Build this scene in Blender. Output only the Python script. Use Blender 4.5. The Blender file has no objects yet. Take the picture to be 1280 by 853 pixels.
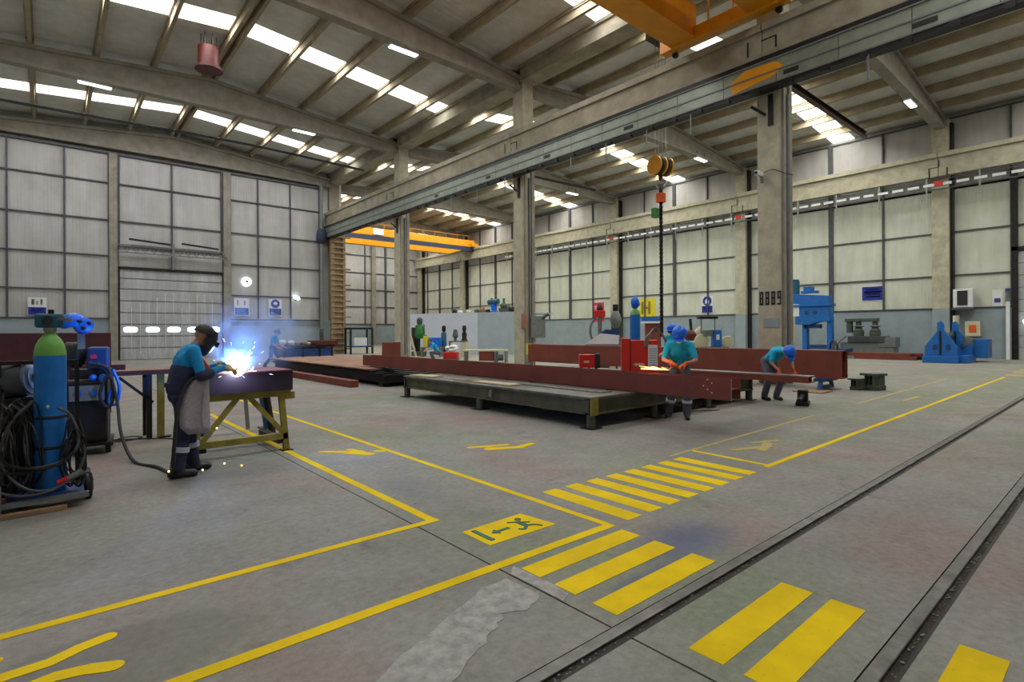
import bpy, bmesh, math, random
from mathutils import Vector, Matrix, noise
from mathutils.kdtree import KDTree
random.seed(7)
SC = bpy.context.scene
COL = SC.collection

# ------------------------------------------------------------------ camera
F_PX, CY, YAW, ROLL, EYE = 676.8, 414.5, 0.70924, -0.00574, 1.6
cd = bpy.data.cameras.new('camera')
cam = bpy.data.objects.new('camera', cd)
COL.objects.link(cam)
cd.sensor_width = 36.0
cd.sensor_fit = 'HORIZONTAL'
cd.lens = F_PX / 1280 * 36.0
cd.shift_y = -(426.5 - CY) / 1280
cd.clip_end = 300
cam.matrix_world = (Matrix.Translation((0, 0, EYE)) @ Matrix.Rotation(-YAW, 4, 'Z')
                    @ Matrix.Rotation(math.pi / 2, 4, 'X') @ Matrix.Rotation(ROLL, 4, 'Z'))
SC.camera = cam

# ------------------------------------------------------------------ world, light, exposure
w = bpy.data.worlds.new('sky')
SC.world = w
w.use_nodes = True
bg = w.node_tree.nodes['Background']
sky = w.node_tree.nodes.new('ShaderNodeTexSky')
sky.sky_type = 'NISHITA'
sky.sun_disc = False
sky.sun_elevation = math.radians(45)
w.node_tree.links.new(sky.outputs['Color'], bg.inputs['Color'])
bg.inputs['Strength'].default_value = 0.25
SC.view_settings.view_transform = 'Standard'
SC.view_settings.look = 'None'
SC.view_settings.gamma = 1
SC.view_settings.use_curve_mapping = False
SC.view_settings.exposure = -1.32
SC.cycles.max_bounces = 8
SC.cycles.diffuse_bounces = 5
SC.cycles.glossy_bounces = 3
SC.cycles.transparent_max_bounces = 12
SC.cycles.volume_bounces = 1
SC.cycles.sample_clamp_indirect = 4.0
SC.cycles.caustics_reflective = False
SC.cycles.caustics_refractive = False
SC.cycles.use_denoising = True

BAY = [-4.1, 7.25, 18.6, 29.95, 41.3, 52.65, 64.0]
RIDGE_L, RIDGE_R = 6.2, 27.3
YF, YR, XR, XL, YN = 40.3, 63.0, 38.0, -4.9, -9.0
SLOPE = 0.088

def deck_z(x):
    r = RIDGE_L if x < 16.75 else RIDGE_R
    return 14.55 - SLOPE * abs(x - r)

def area_light(name, loc, sx, sy, power, color, rot=(0, 0, 0)):
    l = bpy.data.lights.new(name, 'AREA')
    l.shape = 'RECTANGLE'; l.size = sx; l.size_y = sy; l.energy = power; l.color = color
    o = bpy.data.objects.new(name, l); COL.objects.link(o)
    o.location = loc; o.rotation_euler = rot
    return o

DAY = (1.0, 0.985, 0.97)
SKY_Y_L = [1.7, 13.2, 24.65, 36.1]
SKY_Y_R = [1.0, 12.3, 24.1, 35.6, 47.0, 58.3]
for k, y in enumerate(SKY_Y_L):       # daylight under each roof light strip, one per slope
    for sgn in (-1, 1):
        xm = RIDGE_L + sgn * 5.1
        area_light('daylight', (xm, y, deck_z(xm) - 0.12), 9.4, 1.1, 960, DAY, (0, sgn * math.atan(SLOPE), 0))
for k, y in enumerate(SKY_Y_R):
    for sgn in (-1, 1):
        xm = RIDGE_R + sgn * 5.1
        area_light('daylight', (xm, y, deck_z(xm) - 0.12), 9.4, 1.1, 1600, (1.0, 0.98, 0.86), (0, sgn * math.atan(SLOPE), 0))
# ------------------------------------------------------------------ materials
def mat(name, col, rough=0.7, metal=0.0, vary=0.12, scale=3.0, bump=0.0, bscale=20.0, col2=None, spec=None, detail=4):
    m = bpy.data.materials.new(name); m.use_nodes = True
    nt = m.node_tree; N = nt.nodes; L = nt.links
    b = N['Principled BSDF']
    b.inputs['Roughness'].default_value = rough
    b.inputs['Metallic'].default_value = metal
    if spec is not None: b.inputs['Specular IOR Level'].default_value = spec
    tc = N.new('ShaderNodeNewGeometry')
    nz = N.new('ShaderNodeTexNoise'); nz.inputs['Scale'].default_value = scale; nz.inputs['Detail'].default_value = detail
    nz.inputs['Roughness'].default_value = 0.6
    L.new(tc.outputs['Position'], nz.inputs['Vector'])
    r = N.new('ShaderNodeValToRGB')
    c2 = col2 if col2 else tuple(min(1, c * (1 + vary)) for c in col)
    c1 = col if col2 else tuple(c * (1 - vary) for c in col)
    r.color_ramp.elements[0].position = 0.36; r.color_ramp.elements[1].position = 0.64
    r.color_ramp.elements[0].color = (*c1, 1); r.color_ramp.elements[1].color = (*c2, 1)
    L.new(nz.outputs['Fac'], r.inputs['Fac']); L.new(r.outputs['Color'], b.inputs['Base Color'])
    if bump:
        n2 = N.new('ShaderNodeTexNoise'); n2.inputs['Scale'].default_value = bscale; n2.inputs['Detail'].default_value = 3
        L.new(tc.outputs['Position'], n2.inputs['Vector'])
        bp = N.new('ShaderNodeBump'); bp.inputs['Strength'].default_value = bump; bp.inputs['Distance'].default_value = 0.01
        L.new(n2.outputs['Fac'], bp.inputs['Height']); L.new(bp.outputs['Normal'], b.inputs['Normal'])
    return m

def emis(name, col, strength):
    m = bpy.data.materials.new(name); m.use_nodes = True
    b = m.node_tree.nodes['Principled BSDF']
    b.inputs['Base Color'].default_value = (*col, 1)
    b.inputs['Emission Color'].default_value = (*col, 1)
    b.inputs['Emission Strength'].default_value = strength
    return m

def srgb(r, g, b):
    f = lambda c: (c / 255 / 12.92) if c / 255 <= 0.04045 else ((c / 255 + 0.055) / 1.055) ** 2.4
    return (f(r), f(g), f(b))

def panel_mat(name, col, axis, rib=0.25, rough=0.55, bump=0.35, dirt=0.25):
    """sheet cladding: fine ribs by bump, drips and grime in the colour"""
    m = mat(name, col, rough, vary=0.07, scale=0.8)
    nt = m.node_tree; N = nt.nodes; L = nt.links; b = N['Principled BSDF']
    g = [n for n in N if n.type == 'NEW_GEOMETRY'][0]
    sp = N.new('ShaderNodeSeparateXYZ'); L.new(g.outputs['Position'], sp.inputs[0])
    wv = N.new('ShaderNodeTexWave'); wv.inputs['Scale'].default_value = 1.0 / rib / 3.14159 * 1.0
    cb = N.new('ShaderNodeCombineXYZ'); L.new(sp.outputs[axis], cb.inputs[0]); L.new(cb.outputs[0], wv.inputs['Vector'])
    bp = N.new('ShaderNodeBump'); bp.inputs['Strength'].default_value = bump; bp.inputs['Distance'].default_value = 0.02
    L.new(wv.outputs['Fac'], bp.inputs['Height']); L.new(bp.outputs['Normal'], b.inputs['Normal'])
    n2 = N.new('ShaderNodeTexNoise'); n2.inputs['Scale'].default_value = 1.0; n2.inputs['Detail'].default_value = 5
    mp = N.new('ShaderNodeMapping'); mp.inputs['Scale'].default_value = (2.5, 2.5, 0.35)
    L.new(g.outputs['Position'], mp.inputs['Vector']); L.new(mp.outputs[0], n2.inputs['Vector'])
    rm = N.new('ShaderNodeValToRGB'); rm.color_ramp.elements[0].position = 0.35; rm.color_ramp.elements[1].position = 0.75
    rm.color_ramp.elements[0].color = (1, 1, 1, 1); rm.color_ramp.elements[1].color = (1 - dirt, 1 - dirt * 1.1, 1 - dirt * 1.3, 1)
    L.new(n2.outputs['Fac'], rm.inputs['Fac'])
    mx = N.new('ShaderNodeMixRGB'); mx.blend_type = 'MULTIPLY'; mx.inputs['Fac'].default_value = 1
    ramp = [n for n in N if n.type == 'VALTORGB'][0]
    L.new(ramp.outputs['Color'], mx.inputs[1]); L.new(rm.outputs['Color'], mx.inputs[2])
    L.new(mx.outputs[0], b.inputs['Base Color'])
    return m

def floor_mat():
    m = bpy.data.materials.new('floor_concrete'); m.use_nodes = True
    nt = m.node_tree; N = nt.nodes; L = nt.links; b = N['Principled BSDF']
    g = N.new('ShaderNodeNewGeometry')
    def nz(scale, detail=5, rough=0.6, dist=0.0, off=0.0):
        n = N.new('ShaderNodeTexNoise'); n.inputs['Scale'].default_value = scale
        n.inputs['Detail'].default_value = detail; n.inputs['Roughness'].default_value = rough
        n.inputs['Distortion'].default_value = dist
        mp = N.new('ShaderNodeMapping'); mp.inputs['Location'].default_value = (off, off * 1.7, 0)
        L.new(g.outputs['Position'], mp.inputs['Vector']); L.new(mp.outputs[0], n.inputs['Vector'])
        return n
    def ramp(src, stops):
        r = N.new('ShaderNodeValToRGB'); e = r.color_ramp.elements
        while len(e) < len(stops): e.new(0.5)
        for k, (p, c) in enumerate(stops):
            e[k].position = p; e[k].color = (*c, 1)
        L.new(src, r.inputs['Fac']); return r
    def mixc(fac, a, c, mode='MIX'):
        mx = N.new('ShaderNodeMixRGB'); mx.blend_type = mode
        if isinstance(fac, float): mx.inputs[0].default_value = fac
        else: L.new(fac, mx.inputs[0])
        for k, v in ((1, a), (2, c)):
            if isinstance(v, tuple): mx.inputs[k].default_value = (*v, 1)
            else: L.new(v, mx.inputs[k])
        return mx
    base = ramp(nz(0.45).outputs['Fac'], [(0.3, (0.215, 0.21, 0.195)), (0.5, (0.27, 0.262, 0.245)), (0.7, (0.33, 0.325, 0.30))])
    pink = ramp(nz(0.55, 3, 0.5, 0.4, 13).outputs['Fac'], [(0.50, (0, 0, 0)), (0.72, (0.85, 0.85, 0.85))])
    c = mixc(pink.outputs['Color'], base.outputs['Color'], (0.30, 0.205, 0.185))
    green = ramp(nz(0.35, 3, 0.5, 0.3, 41).outputs['Fac'], [(0.48, (0, 0, 0)), (0.66, (0.85, 0.85, 0.85))])
    c = mixc(green.outputs['Color'], c.outputs[0], (0.225, 0.262, 0.185))
    fine = ramp(nz(16, 8, 0.75).outputs['Fac'], [(0.32, (0.74, 0.74, 0.74)), (0.64, (1.12, 1.12, 1.12))])
    c = mixc(1.0, c.outputs[0], fine.outputs['Color'], 'MULTIPLY')
    dark = ramp(nz(1.6, 6, 0.7, 1.2, 77).outputs['Fac'], [(0.60, (1, 1, 1)), (0.78, (0.6, 0.58, 0.56))])
    c = mixc(1.0, c.outputs[0], dark.outputs['Color'], 'MULTIPLY')
    # worn paint, stains and shade with places of their own: blue spray by the crossing, shade painted dark by the bench
    def blot(cx, cy, rx, ry, col, inner, outer, strength, prev):
        mp = N.new('ShaderNodeMapping'); mp.vector_type = 'POINT'
        mp.inputs['Location'].default_value = (-cx / rx, -cy / ry, 0); mp.inputs['Scale'].default_value = (1 / rx, 1 / ry, 0)
        wob = nz(2.2, 4, 0.6, 0, cx)
        ad = N.new('ShaderNodeMixRGB'); ad.blend_type = 'ADD'; ad.inputs[0].default_value = 0.12
        L.new(g.outputs['Position'], ad.inputs[1]); L.new(wob.outputs['Color'], ad.inputs[2])
        L.new(ad.outputs[0], mp.inputs['Vector'])
        ln = N.new('ShaderNodeVectorMath'); ln.operation = 'LENGTH'; L.new(mp.outputs[0], ln.inputs[0])
        mr = N.new('ShaderNodeMapRange'); mr.inputs['From Min'].default_value = outer; mr.inputs['From Max'].default_value = inner
        mr.inputs['To Max'].default_value = strength
        mr.interpolation_type = 'SMOOTHSTEP'
        L.new(ln.outputs['Value'], mr.inputs['Value'])
        return mixc(mr.outputs[0], prev.outputs[0], col)
    c = blot(3.75, 2.35, 0.75, 0.42, (0.075, 0.10, 0.21), 0.1, 1.0, 0.75, c)
    c = blot(3.0, 2.15, 0.6, 0.12, (0.09, 0.11, 0.20), 0.3, 1.0, 0.6, c)
    c = blot(8.6, 4.4, 2.6, 0.9, (0.10, 0.095, 0.09), 0.2, 1.0, 0.6, c)  # shade around the table's near end painted dark into the floor
    c = blot(2.9, 5.0, 0.35, 0.8, (0.13, 0.14, 0.2), 0.3, 1.0, 0.35, c)
    c = blot(1.6, 6.9, 1.3, 0.6, (0.12, 0.11, 0.10), 0.2, 1.0, 0.5, c)
    c = blot(0.3, 3.35, 0.75, 0.42, (0.14, 0.135, 0.13), 0.7, 0.95, 0.45, c)
    L.new(c.outputs[0], b.inputs['Base Color'])
    rr = ramp(nz(2.5, 4, 0.6, 0, 5).outputs['Fac'], [(0.35, (0.55, 0.55, 0.55)), (0.7, (0.85, 0.85, 0.85))])
    L.new(rr.outputs['Color'], b.inputs['Roughness'])
    b.inputs['Specular IOR Level'].default_value = 0.3
    bp = N.new('ShaderNodeBump'); bp.inputs['Strength'].default_value = 0.3; bp.inputs['Distance'].default_value = 0.01
    L.new(nz(25, 6, 0.7).outputs['Fac'], bp.inputs['Height']); L.new(bp.outputs['Normal'], b.inputs['Normal'])
    return m

def paint_mat():
    """yellow floor paint with worn specks showing concrete"""
    m = mat('yellow_floor_paint', (0.82, 0.58, 0.003), 0.75, vary=0.10, scale=2.2, bump=0.15, bscale=30, spec=0.15)
    nt = m.node_tree; N = nt.nodes; L = nt.links; b = N['Principled BSDF']
    ramp0 = [n for n in N if n.type == 'VALTORGB'][0]
    g = [n for n in N if n.type == 'NEW_GEOMETRY'][0]
    n2 = N.new('ShaderNodeTexNoise'); n2.inputs['Scale'].default_value = 16; n2.inputs['Detail'].default_value = 7; n2.inputs['Roughness'].default_value = 0.75
    L.new(g.outputs['Position'], n2.inputs['Vector'])
    r = N.new('ShaderNodeValToRGB'); r.color_ramp.elements[0].position = 0.62; r.color_ramp.elements[1].position = 0.74
    r.color_ramp.elements[0].color = (0, 0, 0, 1); r.color_ramp.elements[1].color = (0.9, 0.9, 0.9, 1)
    L.new(n2.outputs['Fac'], r.inputs['Fac'])
    mx = N.new('ShaderNodeMixRGB'); L.new(r.outputs['Color'], mx.inputs[0])
    L.new(ramp0.outputs['Color'], mx.inputs[1]); mx.inputs[2].default_value = (0.25, 0.20, 0.10, 1)
    L.new(mx.outputs[0], b.inputs['Base Color'])
    return m

M = dict(
    floor=floor_mat(), paint=paint_mat(),
    paint_worn=mat('worn_yellow_paint', (0.50, 0.38, 0.06), 0.6, col2=(0.34, 0.29, 0.15), scale=9, detail=7),
    sign_green=mat('green_floor_mark', srgb(20, 105, 90), 0.6),
    patch=mat('repair_mortar', (0.36, 0.355, 0.34), 0.85, vary=0.22, scale=12, bump=0.8, bscale=30),
    conc=mat('column_concrete', srgb(180, 175, 155), 0.85, vary=0.16, scale=2.5, bump=0.35, bscale=30, detail=8),
    conc2=mat('beam_concrete', srgb(152, 146, 128), 0.85, vary=0.20, scale=1.6, bump=0.3, bscale=25, detail=8),
    conc_dark=mat('rafter_concrete', srgb(146, 141, 130), 0.9, vary=0.16, scale=2, bump=0.3, bscale=25, detail=7),
    purlin=mat('purlin_concrete', srgb(156, 144, 120), 0.9, vary=0.14, scale=2, bump=0.2, bscale=25),
    deck=panel_mat('roof_sheet', (0.62, 0.62, 0.58), 1, rib=0.3, dirt=0.15),
    wx=panel_mat('wall_sheet_facing_y', (0.50, 0.495, 0.505), 0, rib=0.16, dirt=0.18, bump=0.25),  # greyer copy of the sheet, the duller light put into its colour
    wy=panel_mat('wall_sheet_facing_x', (0.66, 0.68, 0.60), 1, rib=0.16, dirt=0.15, bump=0.25),  # same sheet, the lamps' cream-green light put into its colour
    wains=mat('wainscot_paint', srgb(146, 160, 168), 0.75, vary=0.08, scale=1.2, bump=0.2, bscale=14),
    steel_grey=mat('grey_steel', srgb(82, 84, 90), 0.55, 0.3, vary=0.15, scale=3),
    steel_dark=mat('dark_steel', srgb(44, 42, 42), 0.5, 0.5, vary=0.25, scale=4),
    steel_bare=mat('bare_steel', srgb(150, 148, 145), 0.38, 0.85, vary=0.2, scale=8),
    galv=mat('galvanised_sheet', srgb(142, 150, 138), 0.45, 0.35, vary=0.12, scale=2.5),
    rail=mat('rail_steel', srgb(118, 116, 114), 0.4, 0.7, vary=0.3, scale=6),
    groove=mat('rail_groove_dirt', srgb(62, 54, 48), 0.95, vary=0.3, scale=14, bump=0.8),
    primer=mat('red_oxide_primer', srgb(118, 54, 42), 0.6, vary=0.14, scale=2.2, detail=7, bump=0.1),
    primer_d=mat('dull_oxide_primer', srgb(84, 40, 36), 0.65, vary=0.18, scale=3),
    plate=mat('table_plate_steel', srgb(112, 110, 104), 0.55, 0.4, vary=0.3, scale=3, detail=8),
    olive=mat('olive_table_steel', srgb(92, 90, 70), 0.6, 0.2, vary=0.25, scale=3, detail=7),
    olive_y=mat('olive_yellow_paint', srgb(140, 126, 48), 0.6, vary=0.2, scale=6),
    primer_arc=mat('arc_tinted_primer', srgb(46, 34, 52), 0.5, 0.2, vary=.2),  # primer with its navy look under the arc put into the colour
    hopper=mat('dark_hopper', srgb(44, 54, 82), 0.6),
    rust=mat('rusty_plate', srgb(150, 112, 92), 0.7, vary=0.25, scale=1.4, detail=8),
    black=mat('black_rubber', (0.018, 0.018, 0.02), 0.6, vary=0.2),
    black_g=mat('black_gloss', (0.02, 0.02, 0.03), 0.25, vary=0.1),
    blue_cyl=mat('cylinder_blue', srgb(18, 116, 204), 0.4, vary=0.14, scale=6, detail=8),
    green_cyl=mat('cylinder_green', srgb(110, 170, 78), 0.45, vary=0.1, scale=8),
    blue=mat('machine_blue', srgb(26, 104, 184), 0.45, vary=0.1, scale=5),
    blue_d=mat('machine_dark_blue', srgb(24, 62, 120), 0.5, vary=0.12, scale=5),
    blue_b=mat('bright_blue_plastic', srgb(14, 112, 236), 0.35, vary=0.06),
    teal=mat('teal_casting', srgb(32, 92, 118), 0.5, vary=0.15, scale=10),
    red=mat('machine_red', srgb(204, 32, 26), 0.45, vary=0.08, scale=5),
    redw=mat('dark_red', srgb(84, 25, 22), 0.5, vary=0.12, scale=5),
    yellow=mat('crane_yellow', srgb(232, 156, 14), 0.45, vary=0.07, scale=2),
    yel_b=mat('bright_yellow', srgb(222, 206, 44), 0.5, vary=0.05),
    orange=mat('glove_orange', srgb(222, 92, 28), 0.7, vary=0.1),
    tan=mat('tan_leather', srgb(190, 160, 110), 0.8, vary=0.15, scale=20),
    leather=mat('grey_suede', srgb(176, 168, 178), 0.9, vary=0.1, scale=30, bump=0.3, bscale=80),
    cyan=mat('cyan_shirt', srgb(26, 174, 216), 0.85, vary=0.08, scale=6, bump=0.3, bscale=14),
    cyan_b=mat('blue_work_jacket', srgb(16, 142, 206), 0.85, vary=0.1, scale=6, bump=0.4, bscale=12),
    navy=mat('navy_trousers', srgb(48, 52, 82), 0.9, vary=0.14, scale=6, bump=0.4, bscale=14),
    gtrous=mat('grey_trousers', srgb(92, 92, 106), 0.9, vary=0.14, scale=6, bump=0.4, bscale=14),
    reflective=mat('reflective_band', srgb(190, 200, 216), 0.4, vary=0.04),
    skin=mat('skin', srgb(196, 138, 112), 0.6, vary=0.05, scale=8),
    boot=mat('boot_leather', (0.022, 0.02, 0.025), 0.5, vary=0.2),
    white=mat('white_paint', srgb(225, 228, 232), 0.5, vary=0.03),
    cream=mat('cream_paint', srgb(205, 200, 170), 0.6, vary=0.06),
    grey=mat('machine_grey', srgb(116, 122, 122), 0.5, vary=0.12, scale=6),
    gdark=mat('machine_grey_green', srgb(78, 88, 78), 0.55, vary=0.2, scale=7),
    green=mat('machine_green', srgb(44, 120, 56), 0.5, vary=0.15, scale=6),
    sign_blue=mat('sign_blue', srgb(30, 48, 150), 0.5, vary=0.03),
    sign_purple=mat('sign_purple', srgb(70, 60, 130), 0.5, vary=0.03),
    pink=mat('sign_pink', srgb(214, 50, 92), 0.5, vary=0.03),
    wood=mat('weathered_wood', srgb(152, 124, 92), 0.85, vary=0.25, scale=6, detail=8),
    wood_l=mat('pale_plank', srgb(196, 182, 148), 0.85, vary=0.18, scale=5, detail=8),
    ladder=mat('brown_ladder', srgb(142, 120, 92), 0.7, vary=0.15, scale=4),
    copper=mat('copper_wire', srgb(196, 120, 50), 0.35, 0.7, vary=0.15),
    cloth=mat('white_tarp', srgb(230, 232, 236), 0.8, vary=0.04, scale=3),
    winc_lit=mat('partition_lit_tone', srgb(214, 222, 240), 0.7, vary=.03, scale=1.2),  # paler copy of the partition paint, the brighter light put into its colour
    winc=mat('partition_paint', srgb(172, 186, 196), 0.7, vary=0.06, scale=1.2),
    shutter=panel_mat('shutter_sheet', (0.50, 0.52, 0.56), 0, rib=0.22, dirt=0.3, bump=0.5),
    skylight=emis('roof_light_daylight', (1.0, 0.98, 0.95), 6.0),
    lamp=emis('lamp_glow', (0.86, 1.0, 0.96), 14.0),
    lamp_b=emis('lit_door_window', (0.80, 0.88, 1.0), 6.0),
    arc=emis('welding_arc', (0.75, 0.88, 1.0), 140.0),
    spark_b=emis('blue_spark_glow', (0.7, 0.85, 1.0), 25.0),
    spark=emis('spark_glow', (1.0, 0.62, 0.2), 8.0),
)

# ------------------------------------------------------------------ geometry helpers
class MB:
    def __init__(s): s.bm = bmesh.new()
    def box(s, x0, x1, y0, y1, z0, z1, mtx=None):
        v = [s.bm.verts.new(Vector(c) if mtx is None else mtx @ Vector(c)) for c in
             ((x0,y0,z0),(x1,y0,z0),(x1,y1,z0),(x0,y1,z0),(x0,y0,z1),(x1,y0,z1),(x1,y1,z1),(x0,y1,z1))]
        for f in ((3,2,1,0),(4,5,6,7),(0,1,5,4),(1,2,6,5),(2,3,7,6),(3,0,4,7)):
            s.bm.faces.new([v[i] for i in f])
        return s
    def cbox(s, c, d, rot=None):
        m = Matrix.Translation(c) @ (rot.to_4x4() if rot is not None else Matrix())
        return s.box(-d[0]/2, d[0]/2, -d[1]/2, d[1]/2, -d[2]/2, d[2]/2, m)
    def bar(s, a, b, wd, h, up=(0,0,1)):
        a, b = Vector(a), Vector(b); d = b - a; L = d.length; d.normalize()
        u = Vector(up)
        if abs(d.dot(u)) > 0.98: u = Vector((1,0,0))
        sd = d.cross(u).normalized(); u = sd.cross(d)
        m = Matrix((d, sd, u)).transposed().to_4x4(); m.translation = a
        return s.box(0, L, -wd/2, wd/2, -h/2, h/2, m)
    def ibar(s, a, b, H, W, t=0.02, up=(0,0,1)):
        a, b = Vector(a), Vector(b); d = (b - a).normalized(); u = Vector(up)
        sd = d.cross(u).normalized(); u = sd.cross(d)
        s.bar(a + u*(H/2 - t/2), b + u*(H/2 - t/2), W, t, up); s.bar(a - u*(H/2 - t/2), b - u*(H/2 - t/2), W, t, up)
        return s.bar(a, b, t, H - 2*t, up)
    def ring(s, c, ax, r, seg, ref=None):
        ax = Vector(ax).normalized()
        u = Vector(ref) if ref is not None else (Vector((0,0,1)) if abs(ax.z) < 0.9 else Vector((1,0,0)))
        u = (u - ax * u.dot(ax)).normalized(); v = ax.cross(u)
        return [s.bm.verts.new(Vector(c) + (u*math.cos(2*math.pi*k/seg) + v*math.sin(2*math.pi*k/seg))*r) for k in range(seg)], u
    def skin(s, rings, caps=True):
        n = len(rings[0])
        for a, b in zip(rings, rings[1:]):
            for k in range(n):
                s.bm.faces.new((a[k], a[(k+1)%n], b[(k+1)%n], b[k]))
        if caps:
            s.bm.faces.new(rings[0][::-1]); s.bm.faces.new(rings[-1])
        return s
    def cyl(s, a, b, r, r2=None, seg=16):
        a, b = Vector(a), Vector(b); r2 = r if r2 is None else r2
        ra, u = s.ring(a, b-a, r, seg); rb, _ = s.ring(b, b-a, r2, seg, u)
        return s.skin([ra, rb])
    def lathe(s, prof, o=(0,0,0), ax=(0,0,1), seg=20):
        o = Vector(o); ax = Vector(ax).normalized(); rings = []; u = None
        for r, h in prof:
            rg, u = s.ring(o + ax*h, ax, max(r, 1e-4), seg, u); rings.append(rg)
        return s.skin(rings)
    def tube(s, pts, r, seg=7, smooth=4):
        pts = [Vector(p) for p in pts]
        if smooth and len(pts) > 2:
            q = [pts[0]*2 - pts[1]] + pts + [pts[-1]*2 - pts[-2]]; out = []
            for i in range(1, len(q)-2):
                for k in range(smooth):
                    t = k/smooth; a, b, c, d = q[i-1:i+3]
                    out.append(0.5*((2*b) + (c-a)*t + (2*a-5*b+4*c-d)*t*t + (3*b-a-3*c+d)*t*t*t))
            pts = out + [pts[-1]]
        rings = []; u = None
        for i, p in enumerate(pts):
            t = pts[min(i+1, len(pts)-1)] - pts[max(i-1, 0)]
            if t.length < 1e-6: t = Vector((0,0,1))
            if u is not None:
                uu = u - t.normalized()*u.dot(t.normalized())
                if uu.length < 1e-3: u = None
            rg, u = s.ring(p, t, r, seg, u); rings.append(rg)
        return s.skin(rings)
    def prism(s, poly, h0, h1, mtx=None):
        """poly in local XY, extruded in local Z"""
        f = (lambda v: Vector(v)) if mtx is None else (lambda v: mtx @ Vector(v))
        a = [s.bm.verts.new(f((x, y, h0))) for x, y in poly]; b = [s.bm.verts.new(f((x, y, h1))) for x, y in poly]
        n = len(poly)
        for k in range(n): s.bm.faces.new((a[k], a[(k+1)%n], b[(k+1)%n], b[k]))
        s.bm.faces.new(a[::-1]); s.bm.faces.new(b); return s
    def ball(s, c, r, sc=(1,1,1), seg=14, rot=None):
        m = Matrix.Translation(c) @ (rot.to_4x4() if rot is not None else Matrix()) @ Matrix.Diagonal((*[r*k for k in sc], 1))
        bmesh.ops.create_uvsphere(s.bm, u_segments=seg, v_segments=max(6, seg//2+1), radius=1, matrix=m); return s
    def build(s, name, material, parent=None, smooth=False, bevel=0.0, cat=None, label=None, group=None, kind=None, fix=True):
        if fix: bmesh.ops.recalc_face_normals(s.bm, faces=s.bm.faces)
        me = bpy.data.meshes.new(name); s.bm.to_mesh(me); s.bm.free()
        me.materials.append(M[material] if isinstance(material, str) else material)
        o = bpy.data.objects.new(name, me); COL.objects.link(o)
        if smooth:
            me.shade_smooth()
            me.set_sharp_from_angle(angle=math.radians(40))
        if bevel:
            b = o.modifiers.new('bevel', 'BEVEL'); b.width = bevel; b.segments = 2; b.limit_method = 'ANGLE'
        if parent: o.parent = parent
        tag(o, cat, label, group, kind)
        return o

def tag(o, cat=None, label=None, group=None, kind=None):
    if cat: o['category'] = cat
    if label: o['label'] = label
    if group: o['group'] = group
    if kind: o['kind'] = kind
    return o

def thing(name, cat, label, loc=(0,0,0), rz=0.0, group=None, kind=None):
    o = bpy.data.objects.new(name, None); COL.objects.link(o)
    o.empty_display_size = 0.2
    o.location = loc; o.rotation_euler = (0, 0, rz)
    return tag(o, cat, label, group, kind)

def struct(name, loc=(0,0,0)):
    return thing(name, None, None, loc, kind='structure')

def copy_thing(src, loc, rz=None, label=None):
    c = src.copy(); COL.objects.link(c); c.location = loc
    if rz is not None: c.rotation_euler = (0, 0, rz)
    if label: c['label'] = label
    for ch in [o for o in src.children]:
        d = ch.copy(); COL.objects.link(d); d.parent = c
        for g in [o for o in ch.children]:
            e = g.copy(); COL.objects.link(e); e.parent = d
    return c

def link_copy(src, name, loc, parent, rz=0.0, scale=(1,1,1)):
    c = src.copy(); c.name = name; COL.objects.link(c); c.parent = parent
    c.location = loc; c.rotation_euler = (0,0,rz); c.scale = scale
    return c

# ================================================================== FLOOR
floor = struct('floor')
def slab(x0, x1, y0, y1):
    MB().box(x0, x1, y0, y1, -0.25, 0).build('floor_slab', 'floor', floor, kind='structure')
R1Y, R2Y = 1.83, 0.82           # rail heads (Y), 7 cm wide, with a flangeway on the camera side
JX = 2.30                        # expansion joint running along Y
XE = XR + 0.3
for (ya, yb) in ((YN-.3, R2Y-0.095), (R2Y+0.042, R1Y-0.085), (R1Y+0.042, YR+.3)):
    slab(XL-.3, JX-0.007, ya, yb)
    slab(JX+0.007, XE, ya, yb)
MB().box(XL, XE, YN, YR, -0.4, -0.20).build('floor_bed', 'groove', floor, kind='structure')
MB().box(JX-0.02, JX+0.02, YN, YR, -0.2, -0.02).build('joint_filler', 'groove', floor, kind='structure')
for ry, nm, lab in ((R1Y, 'track_rail', 'long steel track rail sunk in the floor beside the shorter zebra stripes'),
               (R2Y, 'track_rail', 'steel track rail sunk in the floor, the one nearest the camera')):
    t = thing(nm, 'rail', lab, (0, 0, 0))
    m = MB()
    m.box(XL, XE, ry-0.035, ry+0.035, -0.05, 0.004).box(XL, XE, ry-0.012, ry+0.012, -0.14, -0.05).box(XL, XE, ry-0.034, ry+0.034, -0.16, -0.14)
    m.build('rail_head', 'rail', t, bevel=0.006)
    MB().box(XL, XE, ry-0.075, ry-0.036, -0.19, -0.014).build('groove_filler', 'groove', t)
    m = MB()
    m.box(XL, XE, ry-0.095, ry-0.077, -0.19, 0.001)
    m.build('edge_angle', 'steel_dark', t)
    m = MB()
    for k in range(260):
        x = random.uniform(0.8, 9) if k < 200 else random.uniform(9, 20)
        m.ball((x, ry-0.056+random.uniform(-.014,.014), -0.011), random.uniform(.004,.010), (1,1,.7), seg=5)
    m.build('groove_debris', 'grey', t, kind='stuff')

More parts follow.
